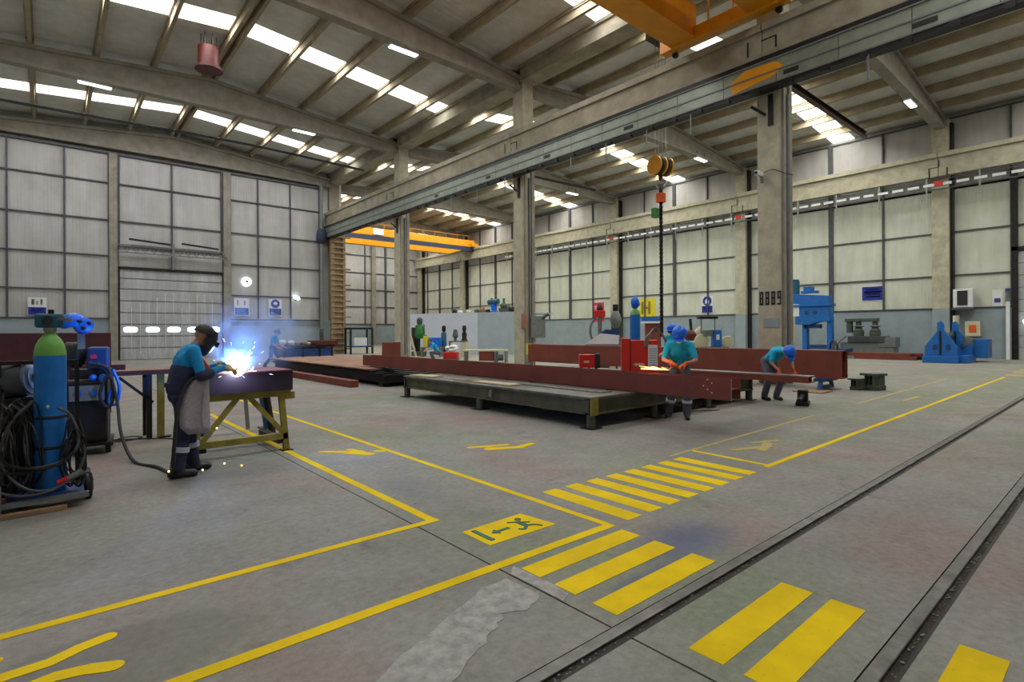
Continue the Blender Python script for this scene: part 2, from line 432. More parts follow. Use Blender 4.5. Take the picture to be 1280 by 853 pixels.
# painted markings: parts of the floor, 2 mm thick
ZP = 0.0025
def stripe(x0, x1, y0, y1, name='painted_stripe', m='paint'):
    return MB().box(x0, x1, y0, y1, 0.0003, ZP).build(name, m, floor)
_mk = [0]
def outline(pts, name, m='paint', h=ZP):
    _mk[0] += 1; h = h + 0.000025*_mk[0]
    return MB().prism(pts, 0.0003, h).build(name, m, floor)
for k in range(8):                        # long crossing, stripes running with Y
    x0 = 3.72 + k*0.307
    outline([(x0, 3.89-k*.012), (x0+0.19, 3.89-k*.012), (x0+0.18, 2.83), (x0-0.01, 2.83)], 'painted_stripe')
for (y0, y1) in ((2.555, 2.735), (2.245, 2.425), (1.93, 2.11)):
    stripe(2.42, 3.50, y0, y1)
for (y0, y1) in ((1.31, 1.495), (1.03, 1.21)):
    stripe(2.44, 3.52, y0, y1)
stripe(2.44, 3.50, 0.42, 0.61)
# walkway border lines
LW = 0.085
def line(pts, wd=LW, m='paint'):
    a, b = Vector((*pts[0],0)), Vector((*pts[1],0)); d = (b-a).normalized(); n = Vector((-d.y, d.x, 0))*wd/2
    return outline([tuple((a+n).xy), tuple((b+n).xy), tuple((b-n).xy), tuple((a-n).xy)][::-1], 'painted_line', m)
line([(-4.5, 3.95), (2.52, 3.92)], 0.075)
line([(2.47, 3.9), (2.43, 12.0)], 0.085)
line([(-4.5, 2.93), (3.53, 2.86)], 0.085)
line([(3.50, 2.9), (3.44, 26.0)], 0.07)
line([(6.35, 2.87), (24.0, 2.98)], 0.075)
line([(6.45, 2.9), (6.5, 3.95)], 0.07)
line([(6.0, 3.92), (10.8, 4.0)], 0.06, 'paint_worn')
line([(13.1, 4.0), (21.8, 4.1)], 0.07, 'paint_worn')
for x in (24.6, 26.4, 28.2): outline([(x, 2.5), (x+.9, 2.5), (x+.9, 3.1), (x, 3.1)], 'painted_stripe', 'paint_worn')
# emergency-exit mark on the floor: yellow board, green running figure, arrow and door bar
outline([(2.50, 3.18), (3.19, 3.17), (3.14, 3.56), (2.50, 3.54)], 'exit_mark_board')
zz = ZP + 0.004
def gm(pts, nm='exit_mark_figure'):
    return MB().prism(pts, ZP, zz+0.0008).build(nm, 'sign_green', floor)
gm([(2.56, 3.24), (2.60, 3.24), (2.60, 3.50), (2.56, 3.50)], 'exit_mark_bar')
gm([(2.66, 3.36), (2.72, 3.41), (2.72, 3.375), (2.84, 3.375), (2.84, 3.345), (2.72, 3.345), (2.72, 3.31)], 'exit_mark_arrow')
m = MB()
def limb(m, a, b, wd, z0=ZP, z1=None):
    a, b = Vector((*a,0)), Vector((*b,0)); d = (b-a).normalized(); n = Vector((-d.y,d.x,0))*wd/2
    m.prism([tuple((a-n).xy), tuple((b-n).xy), tuple((b+n).xy), tuple((a+n).xy)], z0, zz+0.0008 if z1 is None else z1)
limb(m, (2.98,3.30),(2.98,3.42),.05); limb(m,(2.98,3.41),(2.90,3.46),.02); limb(m,(2.98,3.40),(3.06,3.35),.02)
limb(m, (2.98,3.30),(2.91,3.25),.028); limb(m,(2.98,3.31),(3.05,3.28),.028); limb(m,(3.05,3.28),(3.08,3.22),.022); limb(m,(2.91,3.25),(2.88,3.29),.02)
m.prism([(3.02+.03*math.cos(a*.7), 3.46+.03*math.sin(a*.7)) for a in range(9)], ZP, zz+.0008)
m.build('exit_mark_figure', 'sign_green', floor)
# pedestrian pictograms
def stroke(pts, wd, m='paint', nm='pictogram_stroke'):
    """rounded flat stroke through pts"""
    P = [Vector((*p,0)) for p in pts]; L_, R_ = [], []
    for i, p in enumerate(P):
        d = (P[min(i+1,len(P)-1)] - P[max(i-1,0)]).normalized(); n = Vector((-d.y,d.x,0))*wd/2
        if i == 0:
            for a in (-60,-30,0,30,60):
                q = Matrix.Rotation(math.radians(a),3,'Z') @ (-d*wd/2)
                L_.append((p+q).xy)
        L_.append((p-n).xy); R_.append((p+n).xy)
    d = (P[-1]-P[-2]).normalized()
    end = [(P[-1] + Matrix.Rotation(math.radians(a),3,'Z') @ (d*wd/2)).xy for a in (-60,-30,0,30,60)]
    return outline([tuple(v) for v in L_ + end + R_[::-1]], nm, m)
stroke([(-0.62,3.40),(-0.42,3.50),(-0.22,3.46),(0.0,3.47),(0.12,3.53),(0.235,3.56)], 0.085)
stroke([(-0.45,3.1),(-0.12,3.28),(0.02,3.31),(0.14,3.28),(0.235,3.23)], 0.09)
stroke([(-0.62,3.66),(-0.36,3.62),(-0.2,3.66)], 0.06)
stroke([(2.78,7.16),(2.98,6.98)], 0.09); stroke([(2.96,7.0),(3.2,6.62)], 0.15); stroke([(3.12,7.04),(3.18,6.8)], 0.1); stroke([(3.36,6.72),(3.40,6.66)], 0.1)
for a, b, wd in (((4.42,6.05),(4.9,5.85),.10), ((4.55,5.8),(4.95,5.6),.14), ((4.95,5.62),(5.2,5.66),.12), ((4.45,6.2),(4.6,6.15),.06), ((5.15,5.95),(5.4,5.75),.06), ((4.5,5.95),(4.75,5.78),.06)):
    stroke([a, b], wd, 'paint_worn' if wd < .1 else 'paint')
for a, b, wd in (((6.95,3.55),(7.5,3.35),.12), ((7.2,3.3),(7.7,3.45),.12), ((7.6,3.6),(8.0,3.45),.1), ((14.5,3.5),(15.6,3.45),.12)):
    stroke([a, b], wd, 'paint_worn')
# rough mortar repair beside the yellow line
rp = [(0.95,2.22),(1.3,2.38),(1.6,2.50),(1.85,2.60),(2.05,2.68),(2.26,2.70),(2.27,2.40),(2.1,2.30),(1.95,2.36),(1.8,2.26),(1.6,2.16),(1.4,2.05),(1.2,1.96),(0.9,1.95)]
rp2 = []
for i in range(len(rp)):
    a, b = rp[i], rp[(i+1)%len(rp)]
    for k in range(4):
        t = k/4; x = a[0]*(1-t)+b[0]*t; y = a[1]*(1-t)+b[1]*t
        rp2.append((min(2.285, x+random.uniform(-.015,.015)), y+random.uniform(-.015,.015)))
outline(rp2, 'mortar_repair', 'patch', 0.002)
outline([(2.31,2.72),(2.40,2.80),(2.42,2.42),(2.40,2.28),(2.31,2.24)], 'mortar_repair', 'patch', 0.002)

# ================================================================== WALLS
def cladding(wall, axis, c, us, zs, matn, thick=0.07, front=-1, mull=0.09, girt=0.07, heavy=()):
    """axis 'x': wall runs along X at Y=c (faces -Y); axis 'y': runs along Y at X=c (faces -X)"""
    for i in range(len(us)-1):
        for j in range(len(zs)-1):
            u0, u1, z0, z1 = us[i]+0.012, us[i+1]-0.012, zs[j]+0.012, zs[j+1]-0.012
            m = MB()
            if axis == 'x': m.box(u0, u1, c, c+thick, z0, z1)
            else: m.box(c, c+thick, u0, u1, z0, z1)
            m.build('wall_panel', matn, wall)
    for u in us:
        wd = (0.26 if u in heavy else mull)/2
        m = MB()
        if axis == 'x': m.box(u-wd, u+wd, c-0.12, c-0.002, zs[0], zs[-1])
        else: m.box(c-0.12, c-0.002, u-wd, u+wd, zs[0], zs[-1])
        m.build('mullion', 'steel_grey', wall)
    for z in zs:
        m = MB()
        if axis == 'x': m.box(us[0], us[-1], c-0.09, c-0.004, z-girt/2, z+girt/2)
        else: m.box(c-0.09, c-0.004, us[0], us[-1], z-girt/2, z+girt/2)
        m.build('wall_girt', 'steel_grey', wall)

# far end wall of the left hall
wf = struct('wall_far')
zs = [2.52, 4.17, 6.27, 8.41, 10.64, 12.42]
cladding(wf, 'x', YF, [XL, -4.1, -1.65, 0.77, 2.82], zs, 'wx')
cladding(wf, 'x', YF, [3.22, 6.05, 8.98], [6.9, 8.41, 10.64, 12.42], 'wx', heavy=(3.22, 8.98))
cladding(wf, 'x', YF, [9.42, 11.2, 13.4, 15.55], zs, 'wx')
MB().box(XL-.3, 2.82, YF-0.02, YF+0.3, 0, 2.5).build('wainscot', 'wains', wf)
MB().box(9.42, 16.4, YF-0.02, YF+0.3, 0, 2.5).build('wainscot', 'wains', wf)
MB().box(9.42, 15.6, YF-0.06, YF-0.02, 2.1, 2.36).build('wainscot_rail', 'grey', wf)
MB().box(XL-.3, 17.4, YF+0.31, YF+0.4, 0, 15).build('wall_backing', 'deck', wf)
for x0, x1 in ((2.82, 3.22), (8.98, 9.42)):
    MB().box(x0, x1, YF-0.28, YF+0.25, 0, 12.4).build('column', 'conc_dark', None, kind='structure', bevel=0.015)
m = MB().box(XL, 15.5, YF-0.14, YF-.002, 12.36, 12.5)
m.build('wall_header', 'steel_grey', wf)
# sectional gate with oval windows; thin white strips paint in its vertical highlights
dr = struct('door_1')
zd = [0, 0.72, 1.44, 2.16, 2.88, 3.6, 4.32, 4.96, 5.55]
for a, b in zip(zd, zd[1:]):
    MB().box(3.34, 8.94, YF-0.03, YF+0.04, a+0.025, b-0.025).build('door_section', 'shutter', dr)
for x in (3.86, 5.0, 6.13, 7.25, 8.4):
    m = MB().prism([( .36*math.copysign(abs(math.cos(t*math.pi/8))**.5, math.cos(t*math.pi/8)), .17*math.copysign(abs(math.sin(t*math.pi/8))**.6, math.sin(t*math.pi/8))) for t in range(16)], 0, 0.02,
                   Matrix.Translation((x, YF-0.03, 1.84)) @ Matrix.Rotation(math.pi/2, 4, 'X'))
    m.build('door_window', 'lamp_b', dr)
m = MB()
for k in range(11): m.box(3.9+k*.44, 3.93+k*.44, YF-0.075, YF-0.04, 0.3, random.uniform(3.2, 4.3))
m.build('highlight_strip', 'white', dr, kind='stuff')
m = MB().box(3.22, 9.0, YF-0.1, YF-.02, 5.5, 5.66).box(3.22, 3.34, YF-.1, YF-.02, 0, 5.6).box(8.92, 9.0, YF-.1, YF-.02, 0, 5.6)
m.build('door_frame', 'steel_dark', dr)
MB().box(3.3, 6.0, YF-.01, YF+.05, 5.68, 6.86).box(6.1, 8.95, YF-.01, YF+.05, 5.68, 6.86).build('door_header_panel', 'wx', dr)
m = MB()
m.bar((3.2, YF-.45, 6.95), (9.2, YF-.45, 6.95), .07, .07); m.bar((3.2, YF-.45, 6.5), (9.2, YF-.45, 6.5), .07, .07)
for k in range(13):
    m.bar((3.2+k*.46, YF-.45, 6.5), (3.43+k*.46, YF-.45, 6.95), .04, .04); m.bar((3.43+k*.46, YF-.45, 6.95), (3.66+k*.46, YF-.45, 6.5), .04, .04)
m.box(6.0, 6.12, YF-.5, YF-.1, 5.6, 7.2)
m.build('door_lattice_girder', 'grey', dr)
m = MB().bar((3.75, YF-.6, 7.3), (5.9, YF-.6, 7.15), .16, .1).bar((6.5, YF-.6, 7.28), (8.6, YF-.6, 7.12), .16, .1)
m.build('door_counterweight', 'steel_dark', dr)

# far end wall of the right hall
wg = struct('wall_far_right')
zs = [2.6, 4.75, 6.85, 8.95, 11.1, 13.0]
cladding(wg, 'x', YR, [16.4, 18.7, 21.6, 24.4, 27.2, 30.0, 32.8, 35.4, 37.9], zs, 'wx', heavy=(18.7, 27.2, 32.8), mull=0.14, girt=0.12)
MB().box(XL, 38.3, YR-0.02, YR+0.3, 0, 2.58).build('wainscot', 'wains', wg)
MB().box(XL, 38.4, YR+0.31, YR+0.4, 0, 15).build('wall_backing', 'deck', wg)
for x in (20.6, 31.0):
    MB().box(x-.25, x+.25, YR-0.5, YR-.13, 0, 13.2).build('column', 'conc_dark', None, kind='structure', bevel=0.015)
# side closing the right hall beyond the left hall's end
wh = struct('wall_return')
cladding(wh, 'y', 16.55, [40.8, 43.5, 46.3, 49, 51.8, 54.6, 57.4, 60.2, 62.9], [2.6, 5, 7.4, 9.8, 13.2], 'wy')
MB().box(16.5, 16.75, 40.8, YR, 0, 2.6).build('wainscot', 'wains', wh)
# right wall
wr = struct('wall_right')
ysr = [-8.9, -6.9] + [-4.1+2.8375*k for k in range(24)] + [62.9]
hv = tuple(-4.1+2.8375*k for k in range(2, 24, 4))
cladding(wr, 'y', XR, ysr, [2.74, 4.55, 6.95, 9.35], 'wy', heavy=hv)
cladding(wr, 'y', XR, ysr, [9.35, 11.25, 13.25], 'wx', heavy=hv)
MB().box(XR-0.03, XR+0.3, YN, YR, 0, 2.7).build('wainscot', 'wains', wr)
MB().box(XR+.31, XR+.4, YN, YR, 0, 15).build('wall_backing', 'deck', wr)
# walls behind and beside the camera
wl = struct('wall_left')
MB().box(XL-.4, XL, YN, YF, 0, 2.6).build('wainscot', 'wains', wl)
MB().box(XL-.4, XL-.1, YN, YF, 2.6, 15).build('wall_sheet', 'wy', wl)
wn = struct('wall_near')
MB().box(XL-.4, XR+.4, YN-.4, YN, 0, 2.6).build('wainscot', 'wains', wn)
MB().box(XL-.4, XR+.4, YN-.4, YN-.1, 2.6, 15).build('wall_sheet', 'wx', wn)

# ================================================================== COLUMNS, BEAMS
def column(y, x0, x1, top, kind='girder'):
    c = struct('column', (0, 0, 0))
    hw = 0.375
    if kind == 'girder':
        MB().box(x0, x1, y-hw+0.05, y+hw, 0, top).build('column_shaft', 'conc', c, bevel=0.03)
        m = MB().box(x0+0.06, x0+0.22, y-hw-.02, y-hw+0.05, 0, 9.0).box(x0+0.46, x1, y-hw-.02, y-hw+.05, 0, 9.0)
        m.build('column_rib', 'conc_dark', c, bevel=0.01)
        MB().cyl((x0+.34, y-hw-.0, 0.2), (x0+.34, y-hw-.0, 8.6), .055, seg=10).build('drain_pipe', 'grey', c, smooth=True)
        m = MB().box(x0-.05, x0+.0, y-.12, y+.02, 7.7, 8.62).bar((x0-.1, y+.5, 8.4), (x0-.02, y+.1, 8.05), .05, .08)
        m.build('steel_bracket', 'steel_dark', c)
    else:
        MB().box(x0, x1, y-.38, y+.38, 2.7, top).build('column_shaft', 'conc', c, bevel=0.02)
        MB().box(x0, x1, y-.38, y+.38, 0, 2.7).build('column_foot', 'wains', c, bevel=0.02)
        MB().box(x0+.25, x1, y-.52, y-.40, 0, 12.9).build('column_shade_strip', 'steel_dark', c)  # solid dark strip standing in for the shade beside the column
    return c
gcols = [column(y, 16.4, 17.05, 13.3) for y in BAY[:4]]
MB().box(16.35, 17.15, 40.35, 41.1, 0, 13.3).build('column', 'conc_dark', None, kind='structure', bevel=.03)
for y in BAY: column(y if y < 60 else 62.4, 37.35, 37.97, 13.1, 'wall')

def rafter(y, xa, xb, xr, name='ceiling_beam'):
    top = lambda x: 14.12 - SLOPE*abs(x-xr)
    n = 10; m = MB()
    P_ = [(xa, 12.62), (xr, 12.72), (xb, 12.62), (xb, top(xb)), (xr, top(xr)), (xa, top(xa))]
    def pr(poly, t):
        m.prism([(x, z) for x, z in poly], -t, t, Matrix.Translation((0, y, 0)) @ Matrix.Rotation(math.pi/2, 4, 'X'))
    pr(P_, 0.11)
    pr([(xa, 12.6), (xr, 12.7), (xb, 12.6), (xb, 12.8), (xr, 12.92), (xa, 12.8)], 0.22)
    pr([(xa, top(xa)-.16), (xr, top(xr)-.16), (xb, top(xb)-.16), (xb, top(xb)), (xr, top(xr)), (xa, top(xa))], 0.24)
    return m.build(name, 'conc_dark', None, kind='structure')
for y in BAY[:4]: rafter(y, XL, 16.35, RIDGE_L)
for y in BAY[:6]: rafter(y, 17.15, 37.6, RIDGE_R)
rafter(YF-0.05, XL, 16.3, RIDGE_L); rafter(YR-0.2, 16.5, 37.9, RIDGE_R)

# gutter beam over the column row
gb = struct('ceiling_gutter_beam')
for a, b in zip([YN]+BAY[:5], BAY[:5]+[YR]):
    MB().box(16.32, 17.18, a+.25, b-.25, 12.95, 13.62).box(16.2, 17.3, a+.25, b-.25, 13.5, 13.62).build('gutter_channel', 'conc2', gb)

ceil = struct('ceiling')
def purlin_xs(r): return [r-8.9-1.3, r-8.9, r-6.7, r-4.5, r-2.35, r-.17, r+.17, r+2.35, r+4.5, r+6.7, r+8.9]
def roof(r, xa, xb, bays, skys):
    sg = lambda x: 14.12 - SLOPE*abs(x-r)
    for a, b in bays:
        for x in purlin_xs(r):
            if not xa < x < xb: continue
            z = sg(x)
            n = 1 if x != r else 1
            MB().box(x-.07, x+.07, a+.02, b-.02, z, z+.36).box(x-.13, x+.13, a+.02, b-.02, z+.30, z+.40).build('purlin', 'purlin', ceil)
    ys = []
    edges = sorted({bays[0][0]-.3, bays[-1][1]+.3} | {s-.62 for s in skys} | {s+.62 for s in skys} | {y for ab in bays for y in ab})
    xs = [xa] + [x for x in purlin_xs(r) if xa < x < xb and abs(x-r) > .3] + [r, xb]
    xs = sorted(xs)
    for y0, y1 in zip(edges, edges[1:]):
        ym = (y0+y1)/2
        issky = any(abs(ym-s) < .6 for s in skys)
        for x0, x1 in zip(xs, xs[1:]):
            z0, z1 = 14.52-SLOPE*abs(x0-r), 14.52-SLOPE*abs(x1-r)
            mt = Matrix.Translation((0, y1-.006, 0)) @ Matrix.Rotation(math.pi/2, 4, 'X')
            m = MB().prism([(x0+.004, z0), (x1-.004, z1), (x1-.004, z1+.08), (x0+.004, z0+.08)], 0, y1-y0-.012, mt)
            if issky: m.build('skylight_pane', 'skylight', ceil)
            else: m.build('roof_panel', 'deck', ceil)
roof(RIDGE_L, XL-.3, 16.5, [(YN, -4.1), (-4.1, 7.25), (7.25, 18.6), (18.6, 29.95), (29.95, 40.25)], SKY_Y_L)
roof(RIDGE_R, 17.0, XR+.3, [(YN, -4.1), (-4.1, 7.25), (7.25, 18.6), (18.6, 29.95), (29.95, 41.3), (41.3, 52.65), (52.65, 62.8)], SKY_Y_R)
MB().box(16.3, 17.2, YN, YR, 13.6, 13.7).build('valley_sheet', 'deck', ceil)
MB().box(XL-1, XR+1, YN-1, YR+1, 15.0, 15.1).build('roof_cover', 'deck', ceil)

# ================================================================== CRANE GIRDER over the column row
GX0, GX1 = 15.88, 16.38
cg = thing('crane_girder', 'beam', 'long concrete crane girder running above the row of free-standing columns', (0,0,0))
cuts = [-6.0, 7.25, 18.6, 29.95, 40.25]
for a, b in zip(cuts, cuts[1:]):
    m = MB().box(GX0+.08, GX1, a+.012, b-.012, 9.58, 10.5).box(GX0, GX1+.05, a+.012, b-.012, 10.36, 10.58).box(GX0, GX1, a+.012, b-.012, 9.56, 9.72)
    m.build('girder_segment', 'conc2', cg, bevel=0.012)
m = MB()
for y in cuts[1:4]:
    m.box(GX0+.06, GX0+.082, y-.42, y-.38, 9.75, 10.1).box(GX0+.06, GX0+.082, y+.40, y+.44, 9.72, 10.2).box(GX0+.06, GX0+.082, y-.4, y+.02, 10.08, 10.11)
m.build('girder_joint', 'steel_dark', cg, kind='stuff')
MB().box(16.05, 16.13, -6, 40.2, 10.58, 10.68).box(16.0, 16.18, -6, 40.2, 10.58, 10.6).build('crane_rail', 'rail', cg)
MB().box(GX0-.04, GX0+.3, -6, 40.2, 9.44, 9.56).build('girder_ledge', 'steel_dark', cg)
wk = thing('cable_trunking', 'trunking', 'galvanised sheet-metal trunking slung beneath the long concrete crane girder', (0,0,0))
y = -6.0
while y < 39.8:
    MB().box(GX0-.02, GX1, y+.008, y+1.592, 8.70, 9.42).build('trunking_panel', 'galv', wk)
    y += 1.6
m = MB().box(GX0-.045, GX0-.02, -6, 40.0, 9.03, 9.07).box(GX0-.06, GX0-.02, -6, 40.0, 8.70, 8.74).box(GX0-.06, GX0-.02, -6, 40.0, 9.38, 9.42)
m.build('trunking_rib', 'grey', wk)
m = MB()
for k in range(50): m.box(GX0-.06, GX0+.08, -5.6+k*.92, -5.42+k*.92, 8.55, 8.70)
m.build('hanger_clip', 'steel_dark', wk, kind='stuff')
MB().box(GX0-.03, GX0+.3, -6, 40.0, 8.60, 8.70).build('trunking_foot', 'steel_dark', wk)
for yy, l in ((0.6,.5),(3.1,.5),(6.2,.4),(11.8,.4),(16,.35),(20,.3),(24.5,.3)):
    MB().box(GX0-.035, GX0-.021, yy, yy+l, 8.84, 8.96).build('trunking_slot', 'black', wk)
MB().prism([(6.9, 8.9), (8.1, 8.76), (8.2, 9.1), (7.7, 9.34), (6.8, 9.3), (6.6, 9.1)], 0, .006, Matrix(((0,0,-1,GX0-.022),(1,0,0,0),(0,1,0,0),(0,0,0,1)))).build('yellow_paint_patch', 'yellow', wk)
m = MB()
for yy in [4.5, 9.5, 11.2, 13, 14.8, 18.9, 21, 23.2, 26]: m.box(GX0-.03, GX0-.01, yy, yy+.05, 7.95, 8.6)
m.build('dropped_strap', 'grey', wk, kind='stuff')
# runway beam on the right wall
rb = thing('runway_beam', 'beam', 'concrete crane runway beam carried along the right wall columns', (0,0,0))
cuts = [-8.9, -4.1, 7.25, 18.6, 29.95, 41.3, 52.65, 62.7]
for a, b in zip(cuts, cuts[1:]):
    m = MB().box(36.95, 37.34, a+.012, b-.012, 9.95, 11.0).box(36.8, 37.4, a+.012, b-.012, 10.95, 11.2)
    m.build('beam_segment', 'conc', rb, bevel=.015)
m = MB()
for y in cuts[1:-1]:
    m.box(36.93, 36.96, y+.36, y+.42, 9.9, 10.45).box(36.93, 36.96, y-.42, y-.36, 9.9, 10.35).box(36.93, 36.96, y-.06, y-.02, 10.45, 10.8).box(36.93,36.96,y-.05,y+.4,10.42,10.45)
m.build('beam_joint', 'steel_dark', rb)
# conductor rail: white insulated lengths on brackets
cr = thing('conductor_rail', 'rail', 'dashed white conductor rail on brackets under the right wall beam', (0,0,0))
m = MB().box(36.86, 36.9, -8.8, 45, 9.72, 9.76).box(36.75, 36.9, -8.8, 45, 9.18, 9.23).box(36.75, 36.8, -8.8, 45, 9.5, 9.53)
m.build('rail_bar', 'steel_grey', cr)
k = 0; y = -8.5
while y < 44:
    MB().box(36.68, 36.74, y, y+.52, 9.38, 9.52).build('rail_length', 'white', cr); y += .72
y = -8
while y < 44:
    MB().box(36.7, 36.78, y, y+.08, 9.05, 9.9).box(36.7, 37.3, y, y+.08, 9.86, 9.92).box(36.7, 36.74, y+.01, y+.05, 8.55, 9.05).build('rail_bracket', 'galv', cr); y += 2.24
for yy in (7.0, 18.2, 29.4):
    MB().box(36.6, 36.75, yy, yy+.35, 9.36, 9.6).build('red_feed_box', 'red', cr)

# ================================================================== LAMPS, CRANES
def lamp(x, y, z, lab, rz=0.0):
    t = thing('ceiling_lamp', 'lamp', lab, (x, y, z), rz)
    MB().box(-.62, .62, -.14, .14, 0.03, .12).build('lamp_housing', 'white', t)
    MB().box(-.58, .58, -.12, .12, 0, .03).build('lamp_diffuser', 'lamp', t)
    MB().box(-.45, -.42, -.02, .02, .12, .5).box(.42, .45, -.02, .02, .12, .5).build('lamp_hanger', 'steel_grey', t)
    l = bpy.data.lights.new('lamp_light', 'AREA'); l.shape = 'RECTANGLE'; l.size = 1.1; l.size_y = .22; l.energy = 170; l.color = (.86, 1, .95)
    o = bpy.data.objects.new('lamp_light', l); COL.objects.link(o); o.parent = t; o.location = (0, 0, -.02)
    return t
lamp(10.6, 18.75, 12.55, 'bright white strip lamp on the roof beam nearest the camera')
lamp(1.65, 30.2, 12.6, 'strip lamp high at the upper left, under the skylights by the far wall')
lamp(10.75, 30.0, 12.6, 'strip lamp under the second roof beam, right of the red drum')
lamp(31.8, 7.3, 12.5, 'bright square-looking lamp on the rightmost roof beam')
lamp(31.8, 18.4, 12.5, 'ceiling lamp on the roof beam just left of the tall camera-bearing column')
lamp(31.7, 29.5, 12.5, 'ceiling lamp on the far roof beam between the middle and tall columns')
for x, y in ((22.4, 29.5), (22.4, 18.4)): lamp(x, y, 12.5, 'ceiling lamp of the right hall mostly hidden behind the crane girder').__setitem__('group', 'right hall lamps behind the girder')

# red ventilator drum under the roof
t = thing('roof_ventilator', 'ventilator', 'dark red drum ventilator hanging under the roof at the upper left', (5.3, 26.0, 12.85))
MB().lathe([(.42,.1),(.42,.95),(.36,1.0),(.3,1.02)], seg=24).build('drum', 'redw', t, smooth=True)
MB().lathe([(.54,0),(.54,.1),(.42,.12),(.4,.05)], seg=24).build('drum_flange', 'primer_d', t, smooth=True)
m = MB()
for a in range(6): m.box(.3*math.cos(a)-.02, .3*math.cos(a)+.02, .3*math.sin(a)-.02, .3*math.sin(a)+.02, 1.0, 1.5)
m.build('drum_hanger', 'steel_dark', t)

# yellow double-girder bridge crane over the left hall
t = thing('bridge_crane', 'crane', 'yellow double-girder bridge crane close overhead at the top of the left hall', (0, 0, 0))
for y0 in (6.75, 9.35):
    m = MB().box(XL+.6, 15.95, y0, y0+.8, 11.05, 12.1)
    m.build('box_girder', 'yellow', t, bevel=.02)
    MB().box(XL+.6, 15.9, y0-.05, y0+.85, 11.0, 11.05).build('girder_flange', 'yellow', t)
m = MB().box(15.75, 16.12, 6.45, 10.6, 10.92, 11.35)
m.build('end_carriage', 'yellow', t, bevel=.02)
for yy in (6.8, 10.2):
    MB().cyl((16.02, yy, 10.86), (16.12, yy, 10.86), .1, seg=18).build('crane_wheel', 'steel_dark', t, smooth=True)
m = MB()
for k in range(6): m.bar((15.7, 6.4+k*.8, 11.3), (15.7, 6.4+k*.8, 12.2), .04, .04)
m.build('guard_rail', 'yellow', t, kind='stuff')
# far crane
t = thing('bridge_crane', 'crane', 'yellow overhead crane with a dark blue band far back in the right hall', (0, 0, 0))
MB().box(16.9, 37.0, 49.6, 50.2, 11.2, 11.95).build('box_girder', 'yellow', t, bevel=.02)
MB().box(16.9, 37.0, 49.62, 50.15, 10.72, 11.2).build('girder_band', 'hopper', t)
MB().prism([(16.9,10.2),(33.5,10.2),(35.2,10.72),(16.9,10.72)], 0, .6, Matrix.Translation((0,50.2,0)) @ Matrix.Rotation(math.pi/2,4,'X')).build('lower_flange', 'yellow', t)
MB().box(16.9, 37.0, 52.2, 52.8, 11.2, 12.0).build('box_girder', 'yellow', t, bevel=.02)
MB().box(36.4, 37.2, 49.2, 53.2, 11.2, 11.6).build('end_carriage', 'yellow', t, bevel=.02)
MB().box(24.5, 25.6, 49.5, 49.6, 11.3, 11.9).build('crane_plate', 'white', t)
m = MB().box(16.9, 36.8, 50.15, 50.19, 12.5, 12.54)
for k in range(14): m.box(17+k*1.5, 17.04+k*1.5, 50.15, 50.19, 11.9, 12.5)
m.build('guard_rail', 'yellow', t, kind='stuff')

# hook block and chain of the right hall crane
t = thing('hook_block', 'hook', 'yellow and black crane hook block hanging on ropes in front of the right wall', (18.0, 12.1, 0))
m = MB()
for s_ in (-.2, -.07, .07, .2): m.cyl((s_*.65, s_*-.76, 8.0), (s_*.9*.65, -s_*.9*.76, 12.85), .012, seg=6)
m.build('hoist_rope', 'steel_bare', t)
MB().box(-.45,.6,-.35,.35,12.8,13.15).box(.33,.47,-.1,.1,13.15,13.33).build('added_rope_anchor','steel_dark',t)  # unseen box and post, made up so the ropes end on something
for s_ in (-.2, -.1, .0, .1, .2):
    ax = Vector((.98, -.19, 0)); c = ax*s_*1.6 + Vector((0, 0, 7.95))
    MB().cyl(c-ax*.045, c+ax*.045, .36, seg=22).build('sheave', 'yellow' if abs(abs(s_)-.1) > .01 else 'black', t, smooth=True)
MB().box(-.06, .06, -.06, .06, 7.4, 7.9).build('hook_shank', 'steel_dark', t)
MB().tube([(0,0,7.42),(.12,-.14,7.32),(.08,-.1,7.12),(-.05,.06,7.08),(-.13,.15,7.2)], .045, seg=8).build('hook', 'steel_bare', t, smooth=True)
MB().box(-.13,.13,-.13,.13,6.55,6.9).build('orange_tag', 'orange', t)
MB().box(-.35,-.1,-.0,.2,5.95,6.3).build('green_tag', 'green', t)
m = MB()
for k in range(76):
    z = 7.05 - k*.075
    a = (k % 2)*math.pi/2
    d = Vector((math.cos(a), math.sin(a), 0))
    q = [Vector((0,0,z)) + d*.055*math.cos(u*math.pi/3) + Vector((0,0,.055*math.sin(u*math.pi/3))) for u in range(6)]
    for i in range(6): m.bar(q[i], q[(i+1)%6], .05, .05)
m.build('chain', 'steel_dark', t, kind='stuff')
# red-edged steel tie under the roof of the right hall, and the pipe by the rafter
t = thing('steel_tie', 'beam', 'dark steel tie bar crossing below the skylights right of the tall column', (0,0,0))
MB().ibar((24.2, 10.55, 12.9), (36.9, 10.7, 13.15), .3, .22).build('tie_beam', 'steel_dark', t)
MB().bar((24.2, 10.45, 12.76), (36.9, 10.6, 13.02), .04, .06).build('tie_edge', 'primer', t)
t = tag(MB().cyl((22.0, 7.55, 12.95), (37.2, 7.55, 13.1), .06, seg=8).build('roof_pipe', 'steel_dark', smooth=True), 'pipe', 'dark pipe running beside the rightmost roof beam')
tag(MB().cyl((24.0, 28.6, 12.75), (33.4, 28.6, 12.9), .09, seg=8).build('roof_pipe', 'steel_dark', smooth=True), 'pipe', 'dark pipe beside the far roof beam, seen left and right of the middle column')
